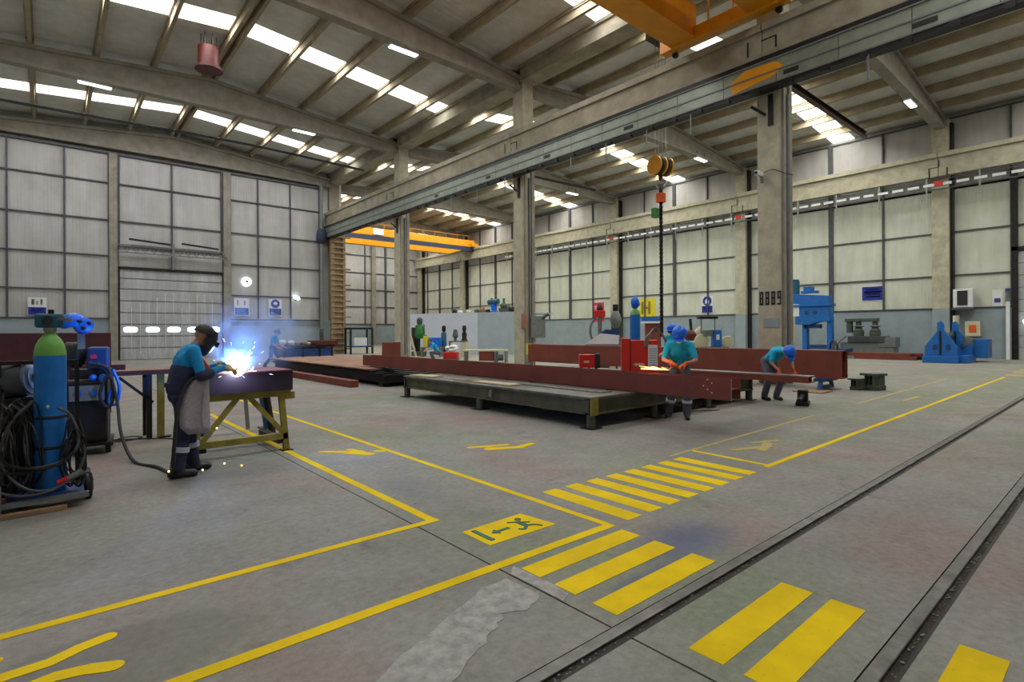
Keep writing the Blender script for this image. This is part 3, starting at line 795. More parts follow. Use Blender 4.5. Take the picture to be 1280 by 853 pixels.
# long sagging pipe along the far wall roof
tag(MB().tube([(XL, 33.5, 12.1), (3, 33.5, 12.3), (9, 33.5, 12.45), (15.9, 33.5, 12.3)], .075, seg=8).build('roof_pipe', 'steel_grey', smooth=True), 'pipe', 'thin dark pipe crossing the roof in front of the far wall skylights')
# down pipe in the corner of the left hall
t = thing('corner_pipe', 'pipe', 'vertical grey pipe with dark junction in the far corner of the left hall', (0,0,0))
MB().cyl((15.5, 39.75, .0), (15.5, 39.75, 12.5), .14, seg=12).build('pipe_run', 'grey', t, smooth=True)
MB().lathe([(.2,8.2),(.36,8.4),(.36,8.9),(.3,9.2),(.16,9.3)], (15.5,39.75,0), seg=12).build('pipe_hopper', 'hopper', t, smooth=True)
t = thing('cat_ladder', 'ladder', 'brown timber-coloured ladder column at the far end of the crane girder', (0,0,0))
m = MB().box(16.0, 16.25, 39.2, 39.5, 0, 9.3).build('ladder_board', 'ladder', t)
m = MB().box(16.9, 17.1, 39.2, 39.5, 0, 9.3).build('ladder_board', 'ladder', t)
MB().box(16.26,16.89,39.3,39.4,0,9.2).build('ladder_backing','ladder',t)
for k in range(23): MB().box(15.95, 17.5 if k % 3 == 0 else 17.1, 39.15, 39.3, .3+k*.4, .42+k*.4).build('rung', 'ladder', t)

# ================================================================== SIGNS
def sign_y(x, y, z, sx, sz, face, lab, parts, nm='safety_sign'):
    """face 'y-' looks towards -Y, 'x-' looks towards -X"""
    t = thing(nm, 'sign', lab, (x, y, z), 0 if face == 'y-' else -math.pi/2)
    MB().box(-sx/2, sx/2, -.03, 0, -sz/2, sz/2).build('sign_board', parts[0], t)
    for (a, b, c, d, mm) in parts[1:]:
        MB().box(a*sx/2, b*sx/2, -.042, -.03, c*sz/2, d*sz/2).build('sign_print', mm, t)
    return t
bars = lambda y0, n, mm='white': [(-.7+(k%2)*.1, .7-(k%3)*.1, y0-.14*k, y0-.14*k+.06, mm) for k in range(n)]
s1 = sign_y(-.42, YF-.13, 3.15, .8, 1.0, 'y-', 'white sign with blue lower half on the far wall above the blue cylinder', ['white', (-.95,.95,-.95,-.1,'sign_blue')]+bars(-.25,4)+[(-.6,-.3,.2,.8,'gdark'),(-.1,.05,.2,.6,'grey'),(.35,.55,.2,.8,'gdark')])
s2 = sign_y(10.1, YF-.13, 3.38, .95, 1.2, 'y-', 'white and blue sign just right of the gate', ['white', (-.9,.9,-.9,-.1,'sign_blue')]+bars(-.25,4)+[(-.6,-.45,.2,.8,'grey'),(.3,.5,.2,.7,'grey')])
s3 = sign_y(12.3, YF-.13, 3.38, .9, 1.2, 'y-', 'sign with round blue head-protection picture right of the gate', ['white', (-.9,.9,-.9,-.1,'sign_blue')]+bars(-.25,4))
MB().prism([(.3*math.cos(k*math.pi/8), .3*math.sin(k*math.pi/8)) for k in range(16)], 0, .02, Matrix.Translation((0,-.03,.28)) @ Matrix.Rotation(math.pi/2,4,'X')).build('sign_roundel', 'sign_blue', s3)
MB().ball((0,-.055,.3), .14, (1,.3,.8), seg=10).build('sign_print', 'white', s3)
sign_y(XR-.5, 32.2, 3.3, 1.3, 1.75, 'x-', 'pink sign on the right wall left of the slim wall column', ['pink']+bars(.6,3)+[(-.3,.3,-.7,-.1,'white')]).location.x = 37.99
s4 = sign_y(37.995, 21.5, 3.55, .95, 1.3, 'x-', 'blue round-topped sign on the right wall just left of the tall column', ['white', (-.9,.9,-.95,-.15,'sign_blue')]+bars(-.3,3))
MB().prism([(.36*math.cos(k*math.pi/8), .36*math.sin(k*math.pi/8)) for k in range(16)], 0, .02, Matrix.Translation((0,-.03,.28)) @ Matrix.Rotation(math.pi/2,4,'X')).build('sign_roundel', 'sign_blue', s4)
MB().prism([(-.16,-.2),(.16,-.2),(.16,.02),(0,.2),(-.16,.02)], 0, .03, Matrix.Translation((0,-.03,.28)) @ Matrix.Rotation(math.pi/2,4,'X')).build('sign_print', 'white', s4)
sign_y(37.995, 26.9, 3.5, 1.6, 1.5, 'x-', 'bright yellow sign on the right wall behind the standing blue cylinder', ['yel_b', (-.75,-.45,-.7,.7,'olive_y'), (.1,.4,-.7,.7,'olive_y'), (-.45,.1,-.1,.1,'olive_y')])
sign_y(37.995, 10.65, 3.78, 1.2, .92, 'x-', 'blue notice board with white lettering on the right wall', ['white', (-.94,.94,-.9,.9,'sign_blue')]+[(-.6,.6,.45,.6,'white'),(-.75,.75,.1,.3,'white'),(-.65,.65,-.15,.0,'white'),(-.55,.6,-.5,-.35,'white')])
sign_y(37.995, 4.98, 3.2, .42, .9, 'x-', 'small white sign with purple diamond near the right wall gate', ['white', (-.6,.6,-.5,.0,'sign_purple')])
sign_y(37.995, 4.3, 3.3, .75, .8, 'x-', 'purple-headed notice beside the right wall gate post', ['grey', (-1,1,.6,1,'sign_purple')]+bars(.4,5,'steel_grey'))
t = thing('heater_unit', 'heater', 'white boxed unit with dark grille on the right wall above the blue roller machine', (37.6, 6.3, 2.75))
MB().box(-.25,.2,-.42,.42,0,1.0).build('unit_case', 'white', t, bevel=.03)
MB().box(-.28,-.24,-.2,.24,.12,.9).build('unit_grille', 'black', t)
MB().box(-.3,.2,-.46,.46,-.12,0).build('unit_shelf', 'steel_grey', t)
t = thing('fuse_box', 'box', 'white electrical box with orange mark on the wainscot right of the blue roller machine', (37.8, 5.95, 1.2))
MB().box(-.15,.15,-.32,.32,0,.8).build('box_case', 'cream', t, bevel=.02); MB().box(-.17,-.15,-.15,.15,.2,.6).build('box_mark', 'orange', t)
# round wall lamps on the far wall
t = thing('round_lamp', 'lamp', 'lit round lamp on the far wall right of the gate', (10.44, YF-.001, 5.13))
MB().lathe([(.3,0),(.3,.08),(.1,.12),(.1,.16)], ax=(0,-1,0), seg=18).build('lamp_ring', 'lamp', t, smooth=True); MB().lathe([(.1,.12),(.1,.2)], ax=(0,-1,0), seg=10).build('lamp_center', 'steel_grey', t)
t = thing('small_flood_lamp', 'lamp', 'small lit flood lamp tilted on the far wall', (13.78, YF-.20, 4.15))
MB().box(-.04,.04,0,.199,-.2,-.1).build('lamp_bracket','steel_grey',t)  # bracket added to join the lamp head to the wall
MB().ball((0,0,0), .26, (1,.6,.5), seg=12, rot=Matrix.Rotation(.4,3,'Y')).build('lamp_head', 'lamp', t, smooth=True)
t = thing('far_gate_lamp', 'lamp', 'glaring lamp at the right wall gate at the edge of the view', (37.4, 3.75, 1.95))
MB().ball((0,0,0), .2, (.5,1,1), seg=12).build('lamp_head', 'lamp_b', t, smooth=True)
t = struct('door_2')
MB().box(37.7, 37.95, 4.15, 4.4, 0, 9.6).box(37.7, 37.95, -1.4, -1.2, 0, 9.6).box(37.7,37.95,-1.4,4.4,5.6,5.8).build('door_frame', 'steel_dark', t)
for k in range(9): MB().box(37.8, 37.9, -1.2, 4.15, .01+k*.62, .6+k*.62).build('door_section', 'shutter', t)
MB().box(37.5, 37.6, 4.45, 4.6, 0, 3.0).build('door_guide', 'white', t)
# camera and painted marks on the tall column
t = thing('security_camera', 'camera', 'white security camera on the tall column', (16.33, 7.45, 6.25))
MB().box(-.36,.0,-.06,.06,-.05,.09).build('camera_body', 'white', t, bevel=.02)
MB().cyl((-.38,0,.02),(-.36,0,.02),.045,seg=12).build('camera_lens', 'black_g', t)
MB().box(-.06,.04,-.03,.03,-.22,-.05).build('camera_arm', 'grey', t)
MB().tube([(0,.02,.04),(.02,-.3,.12),(.06,-.62,-.05),(.3,-.78,-.1)], .012).build('camera_cable', 'black', t)
t = thing('column_stencil', 'marking', 'four black stencilled figures on the tall column', (16.385, 7.27, 2.55))
for k in range(4):
    y = .24-k*.175
    m = MB().box(0,.012,y-.055,y-.018,-.2,.2).box(0,.012,y+.018,y+.055,-.2 if k<3 else 0,.2).box(0,.012,y-.055,y+.055,.15,.2).box(0,.012,y-.055,y+.055,-.2,-.15).box(0,.012,y-.055,y+.055,-.025,.025)
    m.build('stencil_figure', 'black', t)
tag(MB().box(16.38,16.4,7.0,7.45,1.85,2.12).build('column_plate','wains'), 'plate', 'small grey-blue plate on the tall column').location.z = -.17
tag(MB().box(16.37,16.41,17.75,18.1,.55,1.05).build('column_plate','yel_b'), 'plate', 'yellow plate low on the middle column')

# ================================================================== PARTITION with clutter on top
pa = Vector((21.65, 37.6, 0)); pb = Vector((25.4, 28.2, 0))
rzp = math.atan2(pb.y-pa.y, pb.x-pa.x); Lp = (pb-pa).length
wp = thing('partition_wall', None, None, (pa.x, pa.y, 0), rzp, kind='structure')
MB().box(0, Lp*.62, 0, .15, 0, 3.0).build('partition_panel', 'winc_lit', wp)
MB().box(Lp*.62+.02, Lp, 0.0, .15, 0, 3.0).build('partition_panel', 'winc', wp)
MB().box(0, .15, .15, 5, 0, 3.0).box(0, Lp, .15, 5, 2.9, 3.0).build('partition_roof', 'winc', wp)
def onp(s, off=0.6): 
    v = pa + (pb-pa)*s; n = Vector((math.cos(rzp+math.pi/2), math.sin(rzp+math.pi/2), 0)); return v + n*off
v = onp(.72); t = thing('pump_unit', 'machine', 'blue pump standing on top of the pale partition', (v.x, v.y, 3.005), rzp)
MB().lathe([(.3,0),(.3,.1),(.18,.15),(.22,.5),(.12,.6)], seg=12).build('pump_foot','blue_b',t,smooth=True)
MB().cyl((-.45,0,.75),(.4,0,.8),.2,seg=12).build('pump_body','teal',t,smooth=True); MB().cyl((-.1,0,.6),(-.2,0,1.05),.08,seg=8).build('pump_pipe','blue',t)
v = onp(.81); t = thing('valve_set', 'machine', 'grey-green valves on the partition next to the blue pump', (v.x, v.y, 3.005), rzp)
MB().box(-.4,.4,-.2,.2,0,.3).ball((-.1,0,.45),.25,seg=10).ball((.3,0,.3),.2,seg=10).build('valve_body','gdark',t,smooth=True); MB().box(-.15,.0,-.05,.05,.6,1.0).build('valve_stem','green',t)
v = onp(.955); t = thing('parts_stand', 'stand', 'small table-like stand with green top on the partition', (v.x, v.y, 3.005), rzp)
MB().box(-.5,.5,-.3,.3,.95,1.15).build('stand_top','green',t); MB().box(-.42,.42,-.25,.25,0,.95).build('stand_body','wains',t)
for s, c, h in ((.575,'gdark',.3),(.625,'rust',.4),(.67,'steel_dark',.25),(.875,'steel_dark',.35),(.50,'cream',.25),(.38,'steel_dark',.3),(.43,'white',.2)):
    v = onp(s); nm = dict(gdark='grey-green',rust='rusty brown',steel_dark='dark',cream='cream',white='white')[c]
    tag(MB().lathe([(.18,0),(.21,h*.6),(.12,h)], (v.x,v.y,3.005), seg=9).build('scrap_part', c), 'part', nm+' machine part on top of the pale partition, '+('between the pump and the green-topped stand' if s > .8 else 'by the blue pump' if s > .65 else 'towards its middle' if s > .48 else 'towards its left end'), 'parts on the partition')

# ================================================================== PEOPLE
def rcone(bm, a, b, ra, rb):
    """convex round cone from a to b"""
    vs = []
    for c, r in ((a, ra), (b, rb)):
        g = bmesh.ops.create_icosphere(bm, subdivisions=2, radius=r, matrix=Matrix.Translation(c)); vs += [v.co.copy() for v in g['verts']]
    bm.clear()
    bmesh.ops.convex_hull(bm, input=[bm.verts.new(c) for c in vs], use_existing_faces=False)
    bmesh.ops.delete(bm, geom=[v for v in bm.verts if not v.link_faces], context='VERTS')

def blob_mesh(name, bones, mats, voxel, smooth_it=3):
    """one continuous skin around tapered bones; every face takes the cloth or skin of its nearest bone"""
    bmall = bmesh.new()
    for zn, a, b, ra, rb in bones:
        bm = bmesh.new(); a = Vector(a); b = Vector(b)
        if (b-a).length < 1e-4: b = a + Vector((0,0,.001))
        rcone(bm, a, b, ra, rb)
        tmp = bpy.data.meshes.new('tmp'); bm.to_mesh(tmp); bm.free(); bmall.from_mesh(tmp); bpy.data.meshes.remove(tmp)
    me = bpy.data.meshes.new(name); bmesh.ops.recalc_face_normals(bmall, faces=bmall.faces); bmall.to_mesh(me); bmall.free()
    o = bpy.data.objects.new(name, me); COL.objects.link(o)
    r = o.modifiers.new('r', 'REMESH'); r.mode = 'VOXEL'; r.voxel_size = voxel
    s = o.modifiers.new('s', 'SMOOTH'); s.iterations = smooth_it; s.factor = 0.5
    dg = bpy.context.evaluated_depsgraph_get(); dg.update()
    new = bpy.data.meshes.new_from_object(o.evaluated_get(dg), depsgraph=dg)
    o.modifiers.clear(); o.data = new; bpy.data.meshes.remove(me)
    new.name = name
    keys = sorted({b[0] for b in bones})
    new.materials.clear()
    for k in keys: new.materials.append(M[mats[k]])
    segs = [(keys.index(zn), Vector(a), Vector(b), ra, rb) for zn, a, b, ra, rb in bones]
    for p in new.polygons:
        c = p.center; best = 1e9
        for zi, a, b, ra, rb in segs:
            d = b-a; L2 = d.length_squared
            t_ = 0 if L2 < 1e-8 else max(0, min(1, (c-a).dot(d)/L2))
            dist = (c-(a+d*t_)).length - (ra+(rb-ra)*t_)
            if dist < best: best = dist; p.material_index = zi
    new.shade_smooth()
    return o

_hand = {}
def hand_mesh(curl, matname, right):
    key = (curl, matname, right)
    if key in _hand: return _hand[key]
    s = -1 if right else 1
    B = []
    B.append(('h', (-.03,0,0), (.03,0,0), .026, .032))
    for i, (fy, L) in enumerate(((.033,.072),(.011,.082),(-.011,.077),(-.032,.060))):
        p = Vector((.075, fy*s, 0)); B.append(('h', (.02, fy*.8*s, 0), tuple(p), .0165, .0125)); a = 0
        for j, f in enumerate((.45,.32,.23)):
            a += curl*(.75 if j == 0 else 1.0)
            q = p + Vector((math.cos(a), 0, -math.sin(a)))*L*f
            B.append(('h', tuple(p), tuple(q), .0118-.001*j, .0108-.001*j)); p = q
    p0 = Vector((.0, .03*s, -.005)); p1 = Vector((.035, .058*s, -.018)); p2 = Vector((.065, .062*s, -.035*min(1,curl+.4))); p3 = Vector((.085, .05*s, -.05*min(1,curl+.3)))
    B += [('h', tuple(p0), tuple(p1), .018, .0145), ('h', tuple(p1), tuple(p2), .014, .012), ('h', tuple(p2), tuple(p3), .012, .010)]
    B.append(('h', (-.085,0,0), (-.02,0,0), .036, .028))
    o = blob_mesh('glove', B, {'h': matname}, .0055, 2)
    me = o.data; bpy.data.objects.remove(o); _hand[key] = me
    return me

def put_hand(parent, wrist, dirv, down, curl, matname, right, name='glove', scale=1.0):
    o = bpy.data.objects.new(name, hand_mesh(curl, matname, right)); COL.objects.link(o); o.parent = parent
    x = Vector(dirv).normalized(); z = -Vector(down); z = (z - x*z.dot(x)).normalized(); y = z.cross(x)
    m = Matrix((x, y, z)).transposed().to_4x4(); m.translation = Vector(wrist) + x*.05
    o.matrix_local = m @ Matrix.Scale(scale, 4)
    return o

def body_bones(J, slim=1.0, sleeve='long'):
    """J: joints. x forward, y left, z up (metres)"""
    V = {k: Vector(v) for k, v in J.items()}
    B = []
    def b(z, a, c, ra, rb): B.append((z, tuple(a), tuple(c), ra, rb))
    hip = V['pelvis']; ch = V['chest']; nk = V['neck']; hd = V['head']
    up = (ch-hip).normalized(); lat = (V['sh_l']-V['sh_r']).normalized(); hl = (V['hip_l']-V['hip_r']).normalized()
    mid = hip.lerp(ch, .5)
    # trunk: paired columns make it broader than deep
    b('legs', hip+hl*.07-up*.03, hip+hl*.065+up*.06, .115, .105); b('legs', hip-hl*.07-up*.03, hip-hl*.065+up*.06, .115, .105)
    b('top', hip+hl*.06+up*.10, ch+lat*.075, .105, .125); b('top', hip-hl*.06+up*.10, ch-lat*.075, .105, .125)
    b('top', mid, ch, .115, .13)
    b('top', ch+up*.05, nk-up*.05, .12, .075)
    b('top', nk-up*.04, V['sh_l'], .07, .07); b('top', nk-up*.04, V['sh_r'], .07, .07)
    b('top', ch+lat*.09, V['sh_l'], .09, .068); b('top', ch-lat*.09, V['sh_r'], .09, .068)
    b('skin', nk, nk.lerp(hd, .55), .052, .05)
    for s in 'lr':
        sh, el, wr = V['sh_'+s], V['el_'+s], V['wr_'+s]
        if sleeve == 'short':
            m_ = sh.lerp(el, .75); b('top', sh, m_, .066, .058); b('skin', m_, el, .045, .040); b('skin', el, wr, .040, .028)
        else:
            b('top', sh, el, .068, .054); b('top', el, wr, .054, .040)
        h, k, a = V['hip_'+s], V['kn_'+s], V['an_'+s]
        b('legs', h, k, .098, .078); b('legs', k, k.lerp(a, .4), .076, .078); b('legs', k.lerp(a, .4), a+Vector((0,0,.03)), .078, .074)
        f = V.get('fd_'+s, Vector((1,0,0))).normalized()
        b('boots', a, Vector((a.x, a.y, .06)), .05, .055)
        hz = Vector((a.x, a.y, .05)) - f*.05; b('boots', hz, Vector((a.x, a.y, .045))+f*.15, .05, .042)
        b('boots', Vector((a.x, a.y, .04))+f*.10, Vector((a.x, a.y, .036))+f*.17, .044, .036)
    # head: skull, jaw, nose, ears; face direction J['face']
    fd = V['face'].normalized(); hu = (hd-nk).normalized(); hu = (Vector((0,0,1)) if abs(hu.dot(fd)) > .9 else hu); hu = (hu - fd*hu.dot(fd)).normalized(); hs = hu.cross(fd)
    b('skin', hd+hu*.035-fd*.02, hd+hu*.03+fd*.015, .088, .080)
    b('skin', hd-hu*.03+fd*.02, hd-hu*.075+fd*.045, .068, .040)
    b('skin', hd+fd*.088+hu*.015, hd+fd*.108-hu*.018, .012, .015)
    for sg in (-1, 1): b('skin', hd+hs*.078*sg+hu*.01, hd+hs*.082*sg-hu*.025, .018, .013)
    return B, (hd, fd, hu, hs)

def face(parent, fr):
    hd, fd, hu, hs = fr
    m = MB()
    for sg in (-1, 1): m.ball(hd+fd*.082+hs*.032*sg+hu*.018, .012, seg=8)
    m.build('eye', 'black_g', parent, smooth=True)
    MB().ball(hd+fd*.086-hu*.052, .022, (.5,1,.3), seg=8).build('mouth', 'pink', parent, smooth=True)
def hair(parent, fr, m_='black'):
    hd, fd, hu, hs = fr
    R = Matrix((fd, hs, hu)).transposed()
    mb = MB().ball((0,0,0), .1, (1.0,.93,.9), seg=16)
    for v in list(mb.bm.verts):
        if v.co.x > .03 and v.co.z < .04 or v.co.z < -.05: mb.bm.verts.remove(v)
    for v in mb.bm.verts: v.co = R @ v.co + hd + hu*.038 - fd*.012
    return mb.build('hair', m_, parent, smooth=True)
def helmet(parent, fr, m_='blue_b'):
    hd, fd, hu, hs = fr
    R = Matrix((fd, hs, hu)).transposed().to_4x4(); R.translation = hd + hu*.055 - fd*.005
    mb = MB().lathe([(.132,-.01),(.13,.02),(.122,.06),(.1,.10),(.06,.125),(.001,.133)], seg=22)
    for v in mb.bm.verts: v.co.x *= 1.08; v.co = R @ v.co
    o = mb.build('hard_hat', m_, parent, smooth=True)
    mb = MB().prism([(.13,-.10),(.19,-.07),(.205,0),(.19,.07),(.13,.10),(.12,0)], -.014, -.002, R); mb.build('hat_peak', m_, o)
    mb = MB().box(-.05,.05,-.012,.012,.11,.140, R); mb.build('hat_ridge', m_, o)
    return o
def band(parent, k, a, t0, t1, r, nm='reflective_band', m_='reflective'):
    k, a = Vector(k), Vector(a)
    return MB().cyl(k.lerp(a, t0), k.lerp(a, t1), r, r, seg=18).build(nm, m_, parent, smooth=True)

def person(label, loc, rz, J, mats, sleeve, voxel=.016, group=None):
    t = thing('person', 'person', label, loc, rz)
    B, fr = body_bones(J, sleeve=sleeve)
    b = blob_mesh('body', B, mats, voxel)
    for v in b.data.vertices:
        if v.co.z < 0: v.co.z = 0
    b.parent = t
    return t, fr, b

PI = math.pi
# ---- welder
WL = (1.17, 7.04, 0)
J = dict(pelvis=(-.04,0,.93), chest=(.02,0,1.28), neck=(.10,0,1.46), head=(.19,0,1.555), sh_l=(.06,.19,1.40), sh_r=(.06,-.19,1.40),
         el_l=(.20,.25,1.15), el_r=(.12,-.27,1.13), wr_l=(.42,.12,1.22), wr_r=(.36,-.13,1.20),
         hip_l=(-.03,.09,.88), hip_r=(-.03,-.09,.88), kn_l=(.06,.11,.49), kn_r=(-.03,-.10,.49), an_l=(.10,.12,.09), an_r=(-.09,-.10,.09),
         fd_l=(1,.15,0), fd_r=(1,-.1,0), face=(.86,0,-.5))
wt, fr, wb = person('person welding in blue jacket, dark mask and grey apron', WL, 0.0, J,
                dict(top='cyan_b', legs='navy', skin='skin', boots='boot'), 'long', .013)
# lower jacket is navy: a child shell from waist to ribs
o = blob_mesh('jacket_lower', [('n', (-.05,.06,.98), (0,.07,1.17), .128, .14), ('n', (-.05,-.06,.98), (0,-.07,1.17), .128, .14), ('n', (.12,-.28,1.13), (.20,-.235,1.15), .066, .064), ('n', (.20,.255,1.15), (.27,.22,1.17), .064, .06)], dict(n='navy'), .013); o.parent = wt
hd, fd, hu, hs = fr
# mask: curved shield in front of the face
m = MB(); rings = []
for i, (h, dpt, wdt) in enumerate(((.125,.03,.075),(.11,.09,.105),(.05,.125,.118),(-.03,.14,.118),(-.11,.135,.108),(-.17,.115,.085),(-.20,.09,.06))):
    row = []
    for k in range(13):
        a = (k-6)/6*1.45
        row.append(m.bm.verts.new(hd + hu*h + fd*(dpt*math.cos(a)*1.0 + .02) + hs*(wdt*math.sin(a))))
    rings.append(row)
for a, b in zip(rings, rings[1:]):
    for k in range(12): m.bm.faces.new((a[k], a[k+1], b[k+1], b[k]))
o = m.build('welding_mask', mat('mask_shell', srgb(24, 30, 62), .35, vary=.1), wt, smooth=True)
s_ = o.modifiers.new('thick', 'SOLIDIFY'); s_.thickness = .006
R = Matrix((fd, hs, hu)).transposed()
MB().cbox(hd+fd*.165-hu*.01, (.03,.10,.055), R).build('mask_visor', 'black_g', o)
mb = MB().lathe([(.115,0),(.112,.04),(.09,.085),(.05,.11),(.001,.118)], seg=18)
for v in mb.bm.verts: v.co = R @ v.co + hd + hu*.03 - fd*.01
mb.build('cap', 'black', wt, smooth=True)
put_hand(wt, J['wr_l'], (.75,-.2,-.35), (0,0,-1), .75, 'tan', False)
put_hand(wt, J['wr_r'], (.8,.15,-.2), (0,0,-1), .75, 'tan', True)
# suede apron hanging in front of the thighs, sheet with thickness
def sheet(rows, thick, name, m_, parent):
    m = MB(); R_ = [[m.bm.verts.new(Vector(p)) for p in r] for r in rows]
    for a, b in zip(R_, R_[1:]):
        for k in range(len(a)-1): m.bm.faces.new((a[k], a[k+1], b[k+1], b[k]))
    o = m.build(name, m_, parent, smooth=True); s = o.modifiers.new('t','SOLIDIFY'); s.thickness = thick; s.offset = 0; return o
rows = []
for i in range(9):
    z = 1.10 - i*.082; wd = (.10,.15,.18,.2,.215,.225,.225,.21,.17)[i]
    rows.append([(.15 + (.05 if i > 1 else .02) + .02*math.sin(i*.8+k) - abs(k-3)*.028 + i*.006, (k-3)/3*wd - .02, z) for k in range(7)])
sheet(rows, .006, 'apron', 'leather', wt)
# side flap of the apron seen from the camera
rows = []
for i in range(8):
    z = 1.08 - i*.085; x0 = (.02,-.03,-.055,-.07,-.08,-.085,-.08,.0)[i]
    rows.append([(x0 + k*(.21-x0)/4, -.215 - .02*math.sin(k*1.2+i*.5), z) for k in range(5)])
sheet(rows, .006, 'apron_flap', 'leather', wt)
MB().cyl((-.045,0,.99), (-.04,0,1.035), .155, seg=20).build('belt', 'navy', wt, smooth=True)
band(wt, J['kn_l'], J['an_l'], .36, .50, .090); band(wt, J['kn_r'], J['an_r'], .36, .50, .090)
m = MB().bar((.11,-.2,1.36), (.2,-.245,1.2), .02, .03)
m.build('shoulder_patch', 'orange', wt)
t = thing('welding_torch', 'torch', 'welding torch held by the welder at the glowing arc', (WL[0]+.52, WL[1]-.02, 1.15))
MB().tube([(-.08,-.02,.02),(0,.02,0),(.06,.14,.03),(.09,.30,.0)], .016, seg=8).build('torch_neck', 'copper', t, smooth=True)
MB().tube([(-.2,-.1,.04),(-.08,-.02,.02)], .022, seg=8).build('torch_handle', 'black', t, smooth=True)

# ---- grinder worker at the front beam (faces the camera side)
J = dict(pelvis=(-.18,0,.92), chest=(0,0,1.22), neck=(.10,0,1.40), head=(.20,0,1.50), sh_l=(.05,.19,1.34), sh_r=(.05,-.19,1.34),
         el_l=(.16,.27,1.07), el_r=(.12,-.28,1.08), wr_l=(.34,.10,1.02), wr_r=(.36,-.14,1.05),
         hip_l=(-.16,.09,.87), hip_r=(-.16,-.09,.87), kn_l=(-.06,.12,.48), kn_r=(-.14,-.14,.48), an_l=(-.08,.12,.09), an_r=(-.26,-.2,.09),
         fd_l=(1,.1,0), fd_r=(1,-.3,0), face=(.72,-.05,-.62))
gt, fr, _ = person('person in cyan shirt and blue hard hat grinding the top of the long beam', (8.62, 5.42, 0), PI+.55, J,
              dict(top='cyan', legs='gtrous', skin='skin', boots='boot'), 'short')
hd, fd, hu, hs = fr
helmet(gt, fr); face(gt, fr)
MB().ball(hd+fd*.075-hu*.045, .06, (.55,.95,.75), seg=12).build('dust_mask', 'white', gt, smooth=True)
put_hand(gt, J['wr_l'], (.5,-.6,-.3), (0,0,-1), .8, 'orange', False); put_hand(gt, J['wr_r'], (.7,.4,-.2), (0,0,-1), .8, 'orange', True)
band(gt, J['kn_l'], J['an_l'], .36, .48, .090); band(gt, J['kn_r'], J['an_r'], .36, .48, .090)
t = thing('angle_grinder', 'grinder', 'angle grinder pressed on the long beam by the worker in front', (8.22, 5.32, .93), .4)
MB().cyl((0,0,.04),(.24,.0,.10),.035,seg=12).build('grinder_body','black',t,smooth=True)
MB().lathe([(.063,0),(.063,.006),(.02,.02),(.02,.05)],(-.03,0,-.0),seg=18).build('grinding_disc','steel_bare',t,smooth=True)
MB().tube([(.24,0,.10),(.5,.1,.1),(.7,.3,-.3),(.75,.5,-.9),(1.2,.2,-.915),(1.8,-.6,-.915)],.008).build('grinder_cable','black',t)

# ---- second worker bending over the thin beam
J = dict(pelvis=(-.26,0,.90), chest=(.05,0,1.10), neck=(.21,0,1.14), head=(.34,0,1.09), sh_l=(.14,.2,1.11), sh_r=(.14,-.2,1.11),
         el_l=(.20,.26,.78), el_r=(.20,-.26,.78), wr_l=(.22,.22,.76), wr_r=(.24,-.20,.76),
         hip_l=(-.26,.09,.86), hip_r=(-.26,-.09,.86), kn_l=(-.06,.15,.46), kn_r=(-.10,-.15,.46), an_l=(-.2,.14,.09), an_r=(-.24,-.14,.09), face=(.55,0,-.8))
J['wr_l'] = (.27,.2,.70); J['wr_r'] = (.29,-.18,.70); J['el_l'] = (.14,.27,.88); J['el_r'] = (.16,-.27,.88)
bt, fr, _ = person('person in cyan shirt bending over the narrow beam with orange gloves', (12.42, 5.35, 0), -PI*.5-.5, J,
              dict(top='cyan', legs='gtrous', skin='skin', boots='boot'), 'short')
helmet(bt, fr); face(bt, fr)
put_hand(bt, (.27,.2,.71), (.3,.1,-.5), (-.3,0,-1), .7, 'orange', False); put_hand(bt, (.29,-.18,.71), (.3,-.1,-.5), (-.3,0,-1), .7, 'orange', True)

# ---- worker walking by the far plates
J = dict(pelvis=(0,0,.93), chest=(.07,0,1.25), neck=(.14,0,1.44), head=(.19,0,1.56), sh_l=(.10,.19,1.38), sh_r=(.10,-.19,1.38),
         el_l=(.16,.24,1.10), el_r=(.14,-.24,1.10), wr_l=(.34,.22,.98), wr_r=(.34,-.22,.96),
         hip_l=(0,.09,.88), hip_r=(0,-.09,.88), kn_l=(.20,.10,.52), kn_r=(-.04,-.10,.48), an_l=(.22,.10,.09), an_r=(-.32,-.10,.12), face=(.9,0,-.35))
ft, fr, _ = person('person in blue shirt and cap walking past the steel plates at the far left', (7.72, 25.6, 0), -.75, J,
              dict(top='cyan_b', legs='navy', skin='skin', boots='boot'), 'short', .02)
helmet(ft, fr, 'blue'); face(ft, fr)
put_hand(ft, J['wr_l'], (.9,0,-.3), (0,0,-1), .4, 'skin', False, 'hand'); put_hand(ft, J['wr_r'], (.9,0,-.3), (0,0,-1), .4, 'skin', True, 'hand')
# ---- worker crouching in front of the pale partition
J = dict(pelvis=(-.2,0,.52), chest=(.0,0,.82), neck=(.10,0,1.0), head=(.2,0,1.08), sh_l=(.04,.19,.94), sh_r=(.04,-.19,.94),
         el_l=(.2,.25,.72), el_r=(.2,-.25,.72), wr_l=(.42,.16,.66), wr_r=(.42,-.16,.66),
         hip_l=(-.2,.1,.5), hip_r=(-.2,-.1,.5), kn_l=(.2,.16,.5), kn_r=(.2,-.16,.5), an_l=(.02,.16,.09), an_r=(.02,-.16,.09), face=(.8,0,-.6))
kt, fr, _ = person('person in cyan shirt crouching behind the far end of the long beam', (15.35, 24.1, .0), PI*.75+.3, J,
              dict(top='cyan', legs='gtrous', skin='skin', boots='boot'), 'short', .02)
hair(kt, fr); face(kt, fr)
put_hand(kt, J['wr_l'], (.9,0,-.3), (0,0,-1), .5, 'skin', False, 'hand'); put_hand(kt, J['wr_r'], (.9,0,-.3), (0,0,-1), .5, 'skin', True, 'hand')
